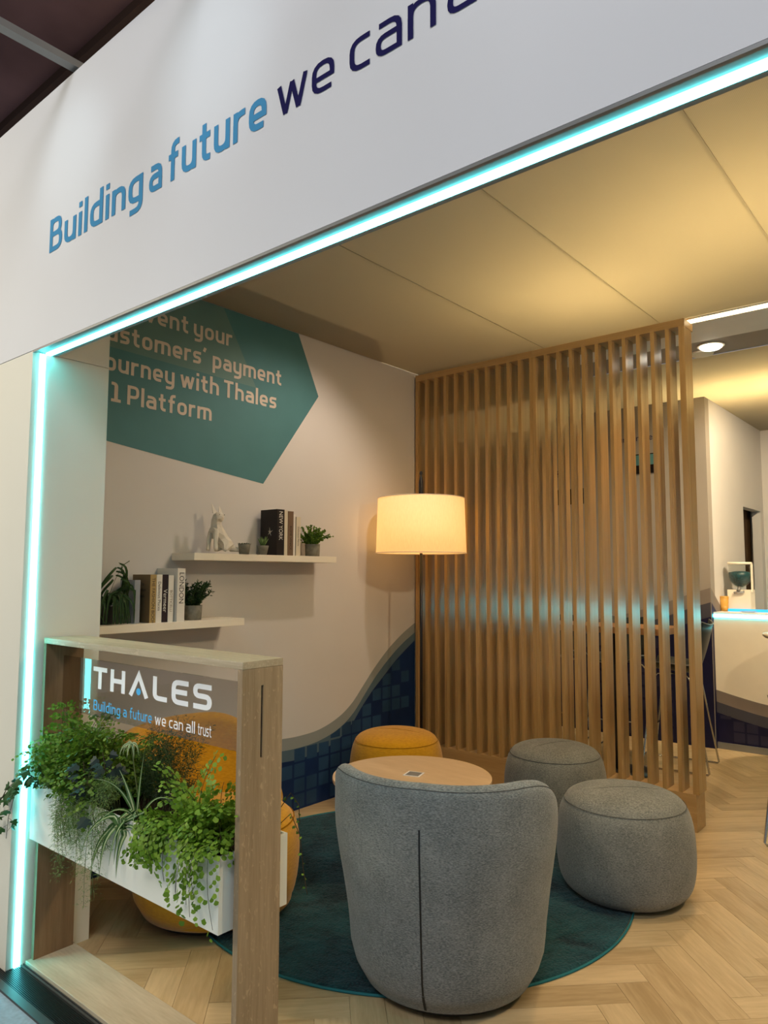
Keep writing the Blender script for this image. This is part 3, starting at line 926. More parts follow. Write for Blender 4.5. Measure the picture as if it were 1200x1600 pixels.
def arc(p, d, L, droop, n=8, rnd=None, wob=.0):
    """a stem that starts along d and bends down under its weight"""
    pts = [Vector(p)]; d = Vector(d).normalized()
    for k in range(n):
        d = (d + Vector((0, 0, -droop / n * (1 + k / n)))).normalized()
        if rnd and wob: d = (d + Vector((rnd.uniform(-wob, wob), rnd.uniform(-wob, wob), rnd.uniform(-wob, wob)))).normalized()
        pts.append(pts[-1] + d * (L / n))
    return pts


def in_trough_ok(p):
    """keeps foliage out of the trough walls, glass and posts"""
    x, y, z = p
    if -3.03 < x < -1.745 and FY0 - .004 < y < FY1 + .004 and (x > -1.772 or x < -2.995): return False
    if 1.496 < y < 1.512 and .985 < z < 1.21: return False
    if TX0 - .002 < x < TX1 + .002 and z < TZ1 + .004 and z > TZ0 - .003 and TY0 - .003 < y < TY1 + .003: return False
    if x < -3.028 and y > YF - .004: return False
    return True


def fan(mb, p, d, nrm, s, mi=0):
    """fan-shaped maidenhair leaflet"""
    t = d.normalized(); q = nrm.cross(t).normalized()
    vs = [p, p + t * s * .55 + q * s * .55, p + t * s * 1.0 + q * s * .32, p + t * s * 1.08, p + t * s * 1.0 - q * s * .32, p + t * s * .55 - q * s * .55]
    if not all(in_trough_ok(v) for v in vs): return
    mb.add(vs, [(0, 1, 2, 3), (0, 3, 4, 5)], mi)


def over_edge(rn, x0, x1, down, y0=1.43, rise=.05):
    """a stem that climbs over the trough's front edge and hangs down close to it"""
    xs = rn.uniform(x0, x1); dx = rn.uniform(-.05, .05); dn_ = down * rn.uniform(.45, 1.05); yo = rn.uniform(.010, .045)
    ctl = [(xs, y0, SZ), (xs + dx * .3, 1.405, TZ1 + rise * rn.uniform(.5, 1.2)), (xs + dx * .6, TY0 - yo, TZ1 + .012),
           (xs + dx, TY0 - yo - .012, TZ1 - dn_ * .5), (xs + dx * 1.4, TY0 - yo - .004, TZ1 - dn_)]
    P = [ctl[0]] + ctl + [ctl[-1]]; out = []
    for i in range(1, 5):
        a, b, c, d = [Vector(q) for q in P[i - 1:i + 3]]
        for k in range(3):
            t = k / 3
            out.append(.5 * ((2 * b) + (c - a) * t + (2 * a - 5 * b + 4 * c - d) * t * t + (3 * b - a - 3 * c + d) * t ** 3))
    out.append(Vector(ctl[-1]))
    return out


def fern(name, label, roots, nf, L, dirs, droop, ls, mat, seed, spread=.5, up=.9, group=None, path=None, xlim=None):
    rn = random.Random(seed)
    t = thing(name, roots[0], label, 'plant', group)
    o = Vector(t.location); fol, st = MB(), MB()
    for k in range(nf):
        root = Vector(rn.choice(roots)) + Vector((rn.uniform(-.03, .03), rn.uniform(-.03, .03), 0))
        dx, dy = rn.choice(dirs)
        d = Vector((dx + rn.uniform(-spread, spread), dy + rn.uniform(-spread, spread), up * rn.uniform(.6, 1.3)))
        LL = L * rn.uniform(.55, 1.1)
        P = path(rn) if path else arc(root, d, LL, droop * rn.uniform(.7, 1.4), 8, rn, .06)
        if path: LL = .11
        if xlim and not all(xlim[0] < p.x < xlim[1] and p.y > 1.33 for p in P): continue
        if all(in_trough_ok(p) or p.z < .73 for p in P):
            st.tube([p - o for p in P], .0009, 3)
        for i in range(2, len(P)):
            tt, sd, nn = frame_of(P[i] - P[i - 1])
            for sgn in (-1, 1):
                pd = (tt * .5 + sd * sgn + Vector((0, 0, -.25))).normalized()
                pl_ = LL * .34 * (1.15 - i / len(P)) + .012
                m = max(1, int(pl_ / (ls * .85)))
                for j in range(1, m + 1):
                    q = P[i] + pd * pl_ * j / m + Vector((0, 0, -.12 * (pl_ * j / m)))
                    for s2 in ((-1, 1) if j < m else (0,)):
                        ld = (pd * .5 + nn.cross(pd) * s2 + Vector((rn.uniform(-.3, .3), rn.uniform(-.3, .3), rn.uniform(-.5, .1))))
                        fan(fol, q, ld, (nn + Vector((rn.uniform(-.6, .6), rn.uniform(-.9, .3), rn.uniform(-.3, .6)))).normalized(), ls * rn.uniform(.7, 1.2))
    fol.v = [(v[0] - o.x, v[1] - o.y, v[2] - o.z) for v in fol.v]
    fo = fol.build('foliage', mat, t); fo['kind'] = 'stuff'
    st.build('stems', MT['stem'], t)
    return t


def feathery(name, label, roots, nf, L, dirs, droop, ns, mat, seed, up=.8, dens=26, spread=.4, path=None):
    rn = random.Random(seed)
    t = thing(name, roots[0], label, 'plant')
    o = Vector(t.location); fol, st = MB(), MB()
    for k in range(nf):
        root = Vector(rn.choice(roots)) + Vector((rn.uniform(-.03, .03), rn.uniform(-.02, .02), 0))
        dx, dy = rn.choice(dirs)
        P = arc(root, (dx + rn.uniform(-spread, spread), dy + rn.uniform(-spread, spread), up * rn.uniform(.6, 1.3)), L * rn.uniform(.5, 1.1), droop * rn.uniform(.7, 1.3), 10, rn, .10)
        if path: P = path(rn)
        if all(in_trough_ok(p) or p.z < .73 for p in P): st.tube([p - o for p in P], .0008, 3)
        for i in range(3, len(P)):
            tt, sd, nn = frame_of(P[i] - P[i - 1])
            for j in range(dens):
                q = P[i - 1].lerp(P[i], rn.random())
                a = rn.uniform(0, 2 * PI)
                br = (sd * math.cos(a) + nn * math.sin(a) + tt * rn.uniform(.1, .9)).normalized()
                q2 = q + br * rn.uniform(0, .026)
                dd = (br + Vector((rn.uniform(-.6, .6), rn.uniform(-.6, .6), rn.uniform(-.6, .6)))).normalized()
                e = q2 + dd * ns * rn.uniform(.6, 1.2)
                sp = dd.cross(Vector((rn.uniform(-1, 1), rn.uniform(-1, 1), rn.uniform(-1, 1)))).normalized() * .0010
                if in_trough_ok(q2) and in_trough_ok(e): fol.add([q2 - sp - o, q2 + sp - o, e - o], [(0, 1, 2)])
    fo = fol.build('foliage', mat, t); fo['kind'] = 'stuff'
    st.build('stems', MT['stemg'], t)
    return t


def lobed(p, d, nrm, s):
    """five-lobed ivy leaf"""
    t = d.normalized(); q = nrm.cross(t)
    q = q.normalized() if q.length > 1e-4 else Vector((1, 0, 0))
    out = [(0, 0), (-.10, .30), (.15, .62), (.36, .36), (.62, .50), (.68, .20), (1.05, 0), (.68, -.20), (.62, -.50), (.36, -.36), (.15, -.62), (-.10, -.30)]
    n2 = t.cross(q).normalized()
    vs = [p + t * a * s + q * b * s + n2 * (-abs(b) * .35 * s) for a, b in out]
    c = p + t * .35 * s
    return [c] + vs, [(0, i + 1, (i + 1) % 12 + 1) for i in range(12)]


def ivy(name, label, runs, s, mat, seed, each=True):
    rn = random.Random(seed)
    t = thing(name, runs[0][0], label, 'plant')
    o = Vector(t.location); st = MB(); fol = MB()
    for pts, n in [(r[:-1], r[-1]) for r in runs]:
        pts = [Vector(p) for p in pts]
        sm = []
        for k in range(25):
            u = k / 24 * (len(pts) - 1); i = min(int(u), len(pts) - 2); sm.append(pts[i].lerp(pts[i + 1], u - i))
        st.tube([p - o for p in sm], .0013, 4)
        for k in range(n):
            i = int((k + .7) / n * 23.0)
            tt, sd, nn = frame_of(sm[i + 1] - sm[i])
            for att in range(4):
                d = sd * (1 if (k % 2) else -1) + Vector((rn.uniform(-.5, .5), rn.uniform(-.8, .1), rn.uniform(-.8, .3)))
                pe = sm[i] + d.normalized() * s * .6
                nrm = Vector((.35, -1, .55)) + Vector((rn.uniform(-.5, .5), rn.uniform(-.3, .3), rn.uniform(-.4, .4)))
                vs, fs = lobed(pe, d + Vector((0, 0, -.4)), nrm.normalized(), s * rn.uniform(.65, 1.2))
                if all(in_trough_ok(v) for v in vs): break
            else: continue
            st.tube([sm[i] - o, pe - o], .0008, 3)
            if each: MB().add([v - o for v in vs], fs).build('leaf', mat, t)
            else: fol.add([v - o for v in vs], fs)
    if not each:
        f = fol.build('foliage', mat, t); f['kind'] = 'stuff'
    st.build('stems', MT['stem'], t)
    return t


def strap(P, w, o, mats, parent, name='leaf', face=Vector((.3, -.8, .5))):
    mb = MB(); n = len(P)
    vs = []
    for i, p in enumerate(P):
        t = (P[min(i + 1, n - 1)] - P[max(i - 1, 0)]).normalized()
        s = t.cross(face); s = s.normalized() if s.length > 1e-3 else Vector((1, 0, 0))
        nn = s.cross(t).normalized()
        u = i / (n - 1); ww = w * (.55 + .45 * math.sin(PI * min(1, u * 1.5 + .1))) * (1 - max(0, u - .6) / .4 * .92)
        vs += [p - s * ww - o, p - s * ww * .3 - nn * ww * .25 - o, p + s * ww * .3 - nn * ww * .25 - o, p + s * ww - o]
    for i in range(n - 1):
        for k in range(3):
            mb.add([vs[i * 4 + k], vs[i * 4 + k + 1], vs[i * 4 + k + 5], vs[i * 4 + k + 4]], [(0, 1, 2, 3)], 1 if k == 1 else 0, True)
    return mb.build(name, mats, parent)


SZ = .688
fern('maidenhair_fern', 'big rounded maidenhair fern at the left end of the trough, by the cyan line',
     [(-2.86, 1.49, SZ), (-2.78, 1.52, SZ), (-2.90, 1.45, SZ), (-2.68, 1.53, SZ), (-2.74, 1.43, SZ)], 190, .34,
     [(-.1, -.05), (0, .15), (.4, .1), (-.05, -.25), (.25, -.25), (.55, 0)], 1.5, .0140, MT['fern'], 5, spread=.35, up=1.2, xlim=(-3.026, -2.45))
fern('maidenhair_fern', 'bright green maidenhair fern spilling over the right end of the white trough',
     [(-1.98, 1.46, SZ), (-2.04, 1.48, SZ), (-1.90, 1.47, SZ)], 50, .26,
     [(0, -.1), (-.3, 0), (.05, .1), (-.1, -.3), (.1, -.15)], 1.6, .0150, MT['fernb'], 9, spread=.3, up=1.15, xlim=(-2.17, -1.76))
fern('maidenhair_fern', 'small maidenhair fern hanging over the front edge between spider plant and bright fern',
     [(-2.13, 1.44, SZ)], 9, .20, [(0, -.5)], 3.0, .0150, MT['fernb'], 21, spread=.2, up=.7, path=lambda r: over_edge(r, -2.17, -2.07, .09))
fern('maidenhair_fern', 'loose fern fronds hanging down the trough front near its right corner',
     [(-1.93, 1.42, SZ)], 8, .26, [(0, -.5)], 3.6, .0155, MT['fernb'], 33, spread=.12, up=.75, path=lambda r: over_edge(r, -2.02, -1.83, .19))
feathery('asparagus_fern', 'pale feathery asparagus fern hanging from the left part of the trough front',
         [(-2.72, 1.42, SZ), (-2.64, 1.42, SZ), (-2.80, 1.42, SZ)], 34, .44, [(0, -.5), (-.2, -.5), (.2, -.45)], 3.2, .013, MT['aspar'], 12, up=.9, dens=30, spread=.15, path=lambda r: over_edge(r, -2.74, -2.40, r.choice([.12, .18, .34]) if r.random() < .5 else .14, rise=.10))
feathery('asparagus_fern', 'dark upright feathery asparagus fern behind the spider plant',
         [(-2.36, 1.56, SZ), (-2.27, 1.56, SZ), (-2.44, 1.55, SZ)], 36, .33, [(0, .12), (.2, .1), (-.2, .1)], .5, .014, MT['aspard'], 14, up=1.2, dens=40, spread=.18)
iv1 = ivy('trailing_ivy', 'glossy green ivy trailing out to the left past the cyan light line',
          [((-2.93, 1.42, .70), (-2.99, 1.36, .76), (-3.02, 1.30, .70), (-3.06, 1.27, .60), (-3.10, 1.25, .55), 13),
           ((-2.93, 1.42, .70), (-2.98, 1.34, .75), (-3.03, 1.28, .66), (-3.16, 1.27, .63), (-3.23, 1.28, .66), 13),
           ((-2.90, 1.42, .70), (-2.92, 1.34, .77), (-2.96, 1.31, .70), (-2.99, 1.30, .60), (-3.00, 1.30, .52), 12),
           ((-2.88, 1.42, .70), (-2.86, 1.35, .80), (-2.90, 1.32, .78), (-2.93, 1.31, .70), 9)], .038, MT['ivy'], 4)
ivy('dark_ivy', 'blue green dark leaved ivy in the middle of the trough beside the spider plant',
    [((-2.58, 1.47, .70), (-2.56, 1.45, .86), (-2.52, 1.42, .90), (-2.46, 1.40, .84), 9),
     ((-2.62, 1.46, .70), (-2.65, 1.42, .83), (-2.60, 1.39, .86), (-2.54, 1.37, .80), 8),
     ((-2.50, 1.46, .70), (-2.48, 1.42, .84), (-2.42, 1.40, .88), 7), ((-2.55, 1.43, .70), (-2.52, 1.38, .78), (-2.46, 1.355, .72), (-2.42, 1.35, .66), 5),
     ((-2.66, 1.44, .72), (-2.62, 1.40, .82), (-2.56, 1.38, .80), (-2.47, 1.36, .79), 9)], .042, MT['ivyd'], 8)
ivy('creeper', 'thin creeper hanging behind the right oak post over the mustard armchair',
    [((-1.84, 1.60, .70), (-1.80, 1.68, .77), (-1.775, 1.70, .70), (-1.765, 1.705, .60), (-1.75, 1.71, .52), 14),
     ((-1.86, 1.60, .70), (-1.79, 1.67, .84), (-1.772, 1.69, .80), (-1.768, 1.69, .74), 8)], .011, MT['fern'], 19, each=False)
# spider plant
sp = thing('spider_plant', (-2.30, 1.44, SZ), 'spider plant with cream striped strap leaves arching over the trough front', 'plant')
so_ = Vector(sp.location); rn = random.Random(2)
leaves = [((-.9, -.5, .55), .26, 2.2, .010), ((-1.0, -.25, .8), .24, 1.2, .011), ((-.6, -.7, .5), .27, 3.0, .009), ((-.2, -.6, .6), .22, 3.6, .011), ((.15, -.7, .5), .20, 3.8, .011),
          ((.4, -.3, .9), .24, 1.5, .007), ((-.5, 0, 1), .22, .5, .010), ((.1, 0, 1), .26, .6, .006), ((.5, 0, .9), .25, 1.0, .006), ((-.2, -.2, 1), .24, 1.3, .007),
          ((-.8, -.6, .3), .22, 1.8, .010), ((.3, -.5, .8), .24, 2.4, .008), ((-.45, -.5, .9), .30, 2.9, .007), ((.7, -.1, .6), .20, 1.6, .006), ((-.35, -.7, .35), .16, 3.4, .008), ((0, -.4, 1), .22, 2.0, .006)]
for d, L, dr, w_l in leaves:
    P = arc((-2.30 + rn.uniform(-.015, .015), 1.43, SZ), d, L, dr, 12)
    fixed = []
    for p in P:
        if p.z < TZ1 + .01 and p.y > TY0 - .012: p = Vector((p.x, p.y if p.z < .70 and len(fixed) < 2 else TY0 - .014, p.z))
        fixed.append(p)
    strap(fixed, w_l, so_, [MT['spider'], MT['spiderc']], sp)
P = arc((-2.30, 1.45, SZ), (-.25, -.05, 1), .27, -.1, 8)
MB().tube([p - so_ for p in P], .0022, 5).build('runner', MT['stemg'], sp)
for k in range(6):
    a = k * 1.05
    strap(arc(P[-1], (math.cos(a), -.3 + .4 * math.sin(a), .5), .065, 2.6, 7), .0045, so_, [MT['spiderc'], MT['spider']], sp, 'plantlet_leaf')


# ================================================================== SEATING
def copy_tree(o, parent=None):
    c = o.copy(); COL.objects.link(c)
    if parent is not None: c.parent = parent
    for ch in list(o.children): copy_tree(ch, c)
    return c


def pouf(loc, R, H, mat, seam, label, rz=0):
    t = thing('pouf', loc, label, 'pouf', None, rz)
    prof = [(0, .012), (.70, .012), (.80, .03), (.90, .08), (.965, .17), (1, .33), (1, .52), (.975, .68), (.93, .80), (.86, .885), (.78, .93), (.6, .97), (.3, .992), (0, 1.0)]
    sm = smooth_profile([(r * R, z * H) for r, z in prof])
    cu_ = MB().lathe(sm, n=56).build('cushion', mat, t)
    k = 0
    ring = [(R * .885 * math.cos(2 * PI * i / 64), R * .885 * math.sin(2 * PI * i / 64), H * .872) for i in range(64)]
    MB().tube(ring, .0014, 5, closed=True).build('seam', seam, cu_)
    cr = [(R * .84 * (i / 10 - .5) * 2, 0, H * top_at(abs(i / 10 - .5) * 2 * .84, prof) + .0005) for i in range(11)]
    MB().tube(cr, .0016, 5).build('seam', seam, cu_)
    MB().lathe([(0, 0), (R * .66, 0), (R * .66, .014), (0, .014)], n=32, smooth=False).build('glide_ring', MT['black'], t)
    return t


def top_at(r, prof):
    up = [p for p in prof if p[1] > .5]
    for (r1, z1), (r2_, z2) in zip(up, up[1:]):
        if r2_ <= r <= r1: return z1 + (z2 - z1) * (r1 - r) / max(1e-6, r1 - r2_)
    return 1.0


def smooth_profile(p, n=3):
    out = []
    P = [p[0]] + p + [p[-1]]
    for i in range(1, len(P) - 2):
        a, b, c, d = [Vector(q) for q in P[i - 1:i + 3]]
        for k in range(n):
            t = k / n
            out.append(tuple(.5 * ((2 * b) + (c - a) * t + (2 * a - 5 * b + 4 * c - d) * t * t + (3 * b - a - 3 * c + d) * t ** 3)))
    out.append(p[-1])
    return [(max(0, r), z) for r, z in out]


pouf((-1.462, 3.595, .012), .325, .492, MT['greyp'], MT['seam'], 'large grey wool pouf in front, half on the teal rug, nearest the open floor', rz=.7)
pouf((-2.172, 4.264, 0), .313, .50, MT['greyp'], MT['seam'], 'grey wool pouf further back against the slatted screen', rz=1.2)
pouf((-3.134, 3.879, .0118), .314, .50, MT['yellow'], MT['yseam'], 'mustard yellow pouf by the wall under the floor lamp', rz=.3)


def armchair(loc, rz, mat, seam, label, base_black=False):
    """barrel chair; its back faces local -Y"""
    t = thing('armchair', loc, label, 'armchair', None, rz)
    TH = 2.05  # half wrap angle of the back shell
    NA, rows = 60, []
    prof_n = 34
    vs = []

    def ztop(a):
        u = abs(a) / TH
        z = .812 - .38 * max(0, (u - .42) / .58) ** 2.4
        return z

    def rout(a, z):
        u = abs(a) / TH
        q = max(0, min(1, (z - .22) / .42)); q = q * q * (3 - 2 * q)
        base = .362 + .024 * min(1, z / .3) + .024 * q
        low = 1 - max(0, (.16 - z) / .16) ** 2 * .17
        flare = .030 * math.sin(min(1, u) * PI) * q
        return base * low + flare

    for i in range(NA + 1):
        a = -TH + 2 * TH * i / NA
        u = abs(a) / TH
        zt = ztop(a); th = .078 * (1 - max(0, (u - .86) / .14) ** 2 * .75)
        ring = []
        nz = 13
        for k in range(nz):  # outer wall, bottom to top
            z = .028 + (zt - .045 - .028) * k / (nz - 1)
            ring.append((rout(a, z), z))
        ro_ = rout(a, zt)
        for k in range(1, 8):  # rounded rim
            g = PI * k / 8
            ring.append((ro_ - th / 2 + (th / 2) * math.cos(g), zt - .045 + .045 * math.sin(g)))
        for k in range(10):  # inner wall, top to bottom
            z = zt - .045 - (zt - .045 - .12) * k / 9
            ring.append((rout(a, z) - th, z))
        ring.append((.12, .10)); ring.append((.12, .028))
        rows.append([(r * math.sin(a), -r * math.cos(a), z) for r, z in ring])
    m = len(rows[0]); mb = MB()
    for r in rows: vs += r
    fs = []
    for i in range(NA):
        for k in range(m):
            k2 = (k + 1) % m
            fs.append((i * m + k, (i + 1) * m + k, (i + 1) * m + k2, i * m + k2))
    fs.append(tuple(range(m))); fs.append(tuple(reversed(range(NA * m, NA * m + m))))
    mb.add(vs, fs, 0, True)
    bs_ = mb.build('back_shell', mat, t, recalc=True)
    # seat body
    pr = [(0, .03), (.295, .03), (.330, .06), (.352, .13), (.362, .25), (.355, .34), (.33, .40), (.285, .432), (.17, .445), (0, .448)]
    MB().lathe(smooth_profile(pr), c=(0, .035, 0), n=48).build('seat', mat, t)
    st_ = t.children[-1]
    ring = [(.334 * math.cos(2 * PI * i / 48), .035 + .334 * math.sin(2 * PI * i / 48), .398) for i in range(48)]
    MB().tube(ring, .003, 5, closed=True).build('seam', seam, st_)
    # rim seam along the outer top edge
    sm_ = []
    for i in range(3, NA - 2):
        a = -TH + 2 * TH * i / NA; zt = ztop(a); u = abs(a) / TH
        th = .078 * (1 - max(0, (u - .86) / .14) ** 2 * .75)
        z = zt - .045 + .045 * math.sin(.72); r = rout(a, zt) - th / 2 + th / 2 * math.cos(.72) + .0003
        sm_.append((r * math.sin(a), -r * math.cos(a), z))
    MB().tube(sm_, .0014, 5).build('seam', seam, bs_)
    # zip slit down the middle of the back
    zp, zw = MB(), MB()
    for (za, zb_) in ((.10, .665), (.035, .097)):
        nn = 14; L_, R_ = [], []
        for k in range(nn + 1):
            z = za + (zb_ - za) * k / nn; r = rout(0, z) + .0012
            ww = .0032 if za > .05 else .0045
            L_.append((-ww, -r, z)); R_.append((ww, -r, z))
        zp.add(L_ + R_, [(i, nn + 1 + i, nn + 2 + i, i + 1) for i in range(nn)])
    zp.build('zip_slit', MT['black'], bs_)
    MB().lathe([(0, 0), (.285, 0), (.295, .010), (.295, .03), (0, .03)], n=40, smooth=False).build('base_plate', MT['black'], t)
    return t


armchair((-1.708, 2.428, .0118), math.radians(-68 + 90), MT['grey'], MT['seam'], 'grey wool barrel armchair seen from behind in the foreground')
armchair((-2.865, 2.195, .0118), math.radians(203 + 90), MT['yellow'], MT['yseam'], 'mustard yellow barrel armchair behind the oak frame and glass sign')

# round table
tt_ = thing('round_table', (-2.392, 3.09, .012), 'low round birch topped table in the middle of the rug', 'table')
MB().lathe([(0, .466), (.41, .466), (.415, .470), (.415, .486), (.412, .488), (0, .488)], n=72, smooth=False).build('tabletop', MT['tabletop'], tt_)
MB().lathe([(.028, .012), (.028, .466)], n=20).build('column', MT['blackmetal'], tt_)
MB().lathe([(0, 0), (.24, 0), (.24, .008), (.03, .014), (0, .014)], n=48).build('foot_plate', MT['blackmetal'], tt_)
cd = thing('table_card', (-2.395, 3.11, .5005), 'small pale square card lying on the round table', 'card', None, .3)
MB().box(-.045, .045, -.045, .045, 0, .002).build('card_sheet', MT['white'], cd)
MB().box(-.036, .036, -.036, .036, .002, .0026).build('card_print', MT['alu'], cd)

# rug
RC, RR = (-2.386, 3.07), 1.087
rg = thing('round_rug', (RC[0], RC[1], 0), 'round dark teal pile rug with a lighter bound edge', 'rug')
mb = MB(); rn = random.Random(5); nr, na = 90, 300; vs = []; fs = []
import itertools
wall_clip = lambda x, y: (max(x, -3.596 - RC[0]), y)
for i in range(nr + 1):
    for k in range(na):
        r = (RR - .008) * i / nr; a = 2 * PI * k / na
        x, y = wall_clip(r * math.cos(a), r * math.sin(a))
        vs.append((x, y, .010 + (rn.uniform(-.0032, .0018) if 0 < i < nr else -.004)))
for i in range(nr):
    for k in range(na):
        k2 = (k + 1) % na
        fs.append((i * na + k, (i + 1) * na + k, (i + 1) * na + k2, i * na + k2))
mb.add(vs, fs, 0, True).build('pile', MT['rug'], rg)
ring = [(*wall_clip(RR * math.cos(2 * PI * k / 160), RR * math.sin(2 * PI * k / 160)), .0055) for k in range(160)]
MB().tube(ring, .0055, 6, closed=True).build('bound_edge', MT['rope'], rg)

# floor lamp
LX, LY = -3.205, 4.25
lp = thing('floor_lamp', (LX, LY, 0), 'black floor lamp with a glowing cream drum shade in the corner', 'lamp')
MB().lathe([(0, 0), (.12, 0), (.12, .012), (.014, .022), (.014, .03)], n=40).build('foot', MT['blackmetal'], lp)
MB().lathe([(.0105, .02), (.0105, 2.06), (.0, 2.06)], n=12).build('pole', MT['blackmetal'], lp)
MB().lathe([(.017, 2.06), (.019, 2.10), (.017, 2.22), (.010, 2.262), (.006, 2.27), (.012, 2.285), (.010, 2.30), (0, 2.305)], n=16).build('finial', MT['blackmetal'], lp)
sh = []
for r, z in ((.318, 2.10), (.330, 1.70)): sh.append((r, z))
MB().lathe([(.3180, 2.10), (.324, 1.90), (.330, 1.70)], n=72, smooth=True).build('lamp_shade', MT['shade'], lp)
lsd = lp.children[-1]
me = lsd.data
bm = bmesh.new(); bm.from_mesh(me)
bmesh.ops.delete(bm, geom=[f for f in bm.faces if len(f.verts) > 4], context='FACES'); bm.to_mesh(me); bm.free()
so2 = lsd.modifiers.new('thick', 'SOLIDIFY'); so2.thickness = .0015
for z, r in ((2.10, .3182), (1.70, .3302)):
    MB().tube([(r * math.cos(2 * PI * k / 72), r * math.sin(2 * PI * k / 72), z) for k in range(72)], .003, 5, closed=True).build('shade_rim', MT['shelf'], lsd)
spk = MB()
for k in range(3):
    a = 2 * PI * k / 3 + .5
    spk.tube([(.01 * math.cos(a), .01 * math.sin(a), 2.07), (.316 * math.cos(a), .316 * math.sin(a), 2.09)], .002, 5)
spk.build('shade_spider', MT['blackmetal'], lsd)
MB().lathe([(0, 1.80), (.03, 1.81), (.04, 1.85), (.03, 1.89), (.014, 1.92)], n=16, c=(.0, .06, 0)).build('bulb', MT['bulb'], lp)
ll = add_light('lamp_light', 'POINT', (LX, LY - .06, 1.90), 1.5, (1.0, .66, .28), size=.06)

# ================================================================== SHELVES
s1 = bx('wall_shelf', MT['shelf'], -3.598, -3.385, 2.41, 3.545, 1.622, 1.662, None, bevel=.001)
tag(s1, 'upper floating cream wall shelf, carrying the black book', 'shelf')
s2 = bx('wall_shelf', MT['shelf'], -3.598, -3.385, 1.70, 2.770, 1.247, 1.288, None, bevel=.001)
tag(s2, 'lower floating cream wall shelf, carrying the tall white book', 'shelf')


def book(y0, y1, zb, h, depth, xf, cover, label, text, tmat, tsize, page='white', pos=.5, tsx=1.0, cover_text=None):
    t = thing('book', ((xf - depth / 2), (y0 + y1) / 2, zb), label, 'book')
    c = .0022
    m = MB(); ox, oy = t.location.x, t.location.y

    def b(xa, xb, ya, yb, za, zb_): m.box(xa - ox, xb - ox, ya - oy, yb - oy, za, zb_)
    b(xf - c, xf, y0, y1, 0, h); b(xf - depth, xf - c, y0, y0 + c, 0, h); b(xf - depth, xf - c, y1 - c, y1, 0, h)
    cv_ = m.build('cover', cover, t)
    MB().box(xf - depth + .004 - ox, xf - c - ox, y0 + c - oy, y1 - c - oy, .004, h - .004).build('pages', MT[page], t)
    if text: text_obj('spine_title', text, tsize, tmat, (xf + .0006, (y0 + y1) / 2, zb + h * pos), (0, 0, -1), (0, 1, 0), cv_, sx=tsx)
    return t


def pm(name, col): return plain(name, (*col, 1), .55, .35, var=.03)


bw = pm('cover_white', (.72, .69, .62)); bk = pm('cover_black', (.010, .007, .008)); bt = pm('cover_tan', (.17, .115, .055)); bg_ = pm('cover_gold', (.42, .29, .11))
bb_ = pm('cover_brown', (.16, .10, .06)); bc = pm('cover_cream', (.62, .55, .42)); ink = pm('ink_dark', (.02, .018, .02)); bgrey = pm('cover_bluegrey', (.30, .32, .36)); bv = pm('cover_dark_plum', (.018, .008, .012))
Z1, Z2, XF = 1.662, 1.288, -3.415
# lower shelf
t = book(2.160, 2.197, Z2, .254, .17, XF, bt, 'thick tan and gold book at the left of the lower shelf row', 'THE FASHION BOOK', ink, .026, pos=.45, tsx=1.0)
MB().box(0, .0008, -.0175, .0175, 0, .2535).build('spine', bg_, t, loc=(.0855, 0, 0))
t.children[-1]['label'] = 'gold spine'
for ch in t.children_recursive:
    if ch.name.startswith('spine_title'):
        for v in ch.data.vertices: v.co.x += .0014
for ln, zz in (('The', .80), ('Fashion', .68), ('Book', .55)):
    text_obj('cover_title', ln, .024, ink, (-3.49, 2.1593, Z2 + .254 * zz), (1, 0, 0), (0, 0, 1), t)
book(2.199, 2.233, Z2, .254, .16, XF, bw, 'white book with grey spine title, right of the tan book', 'Delicious Places', ink, .024, pos=.55)
book(2.235, 2.270, Z2, .254, .16, XF, bv, 'dark plum book with white spine title on the lower shelf', 'Vermeer', bw, .034, pos=.45)
book(2.272, 2.305, Z2, .250, .16, XF, bw, 'white book with olive spine title next to the dark plum book', 'BOTTICELLI', bt, .022, pos=.45)
book(2.318, 2.366, Z2, .288, .205, XF + .015, bw, 'tallest white book with large black title, at the right of the lower row', 'LONDON', ink, .042, pos=.63, tsx=.92)
book(2.085, 2.118, Z2, .225, .14, -3.44, bgrey, 'blue grey book half hidden behind the trailing plant', None, ink, .02)
# upper shelf
t = book(3.034, 3.096, Z1, .288, .155, XF + .005, bk, 'thick black book with white title facing the room on the upper shelf', 'NEW YORK', bw, .043, pos=.645, tsx=.80)
# the black cover also shows a printed hummingbird-like flower: small white shape
fp = MB()
for a, r_ in ((.4, .030), (1.7, .034), (2.6, .020), (3.9, .024), (5.2, .028)):
    ca, sa = math.cos(a), math.sin(a)
    fp.poly([(-3.475 - t.location.x + .004 * -sa, 3.0335 - t.location.y, .145 + .004 * ca), (-3.475 - t.location.x + r_ * ca, 3.0335 - t.location.y, .145 + r_ * sa), (-3.475 - t.location.x - .006 * -sa, 3.0335 - t.location.y, .145 - .006 * ca)])
fp.build('cover_print', MT['ceramic'], t)
book(3.099, 3.128, Z1, .285, .15, XF, bc, 'cream book between the black book and the brown book', None, ink, .02)
book(3.131, 3.178, Z1, .282, .15, XF, bb_, 'brown book with dark spine title on the upper shelf', 'ROME VENICE', ink, .024, pos=.4)
book(3.181, 3.200, Z1, .265, .15, XF - .006, bw, 'thin white notebook beside the brown book', None, ink, .02)
book(3.203, 3.240, Z1, .250, .15, XF, bc, 'short cream book at the right end of the upper row', 'Delicious Places', ink, .019, pos=.5)


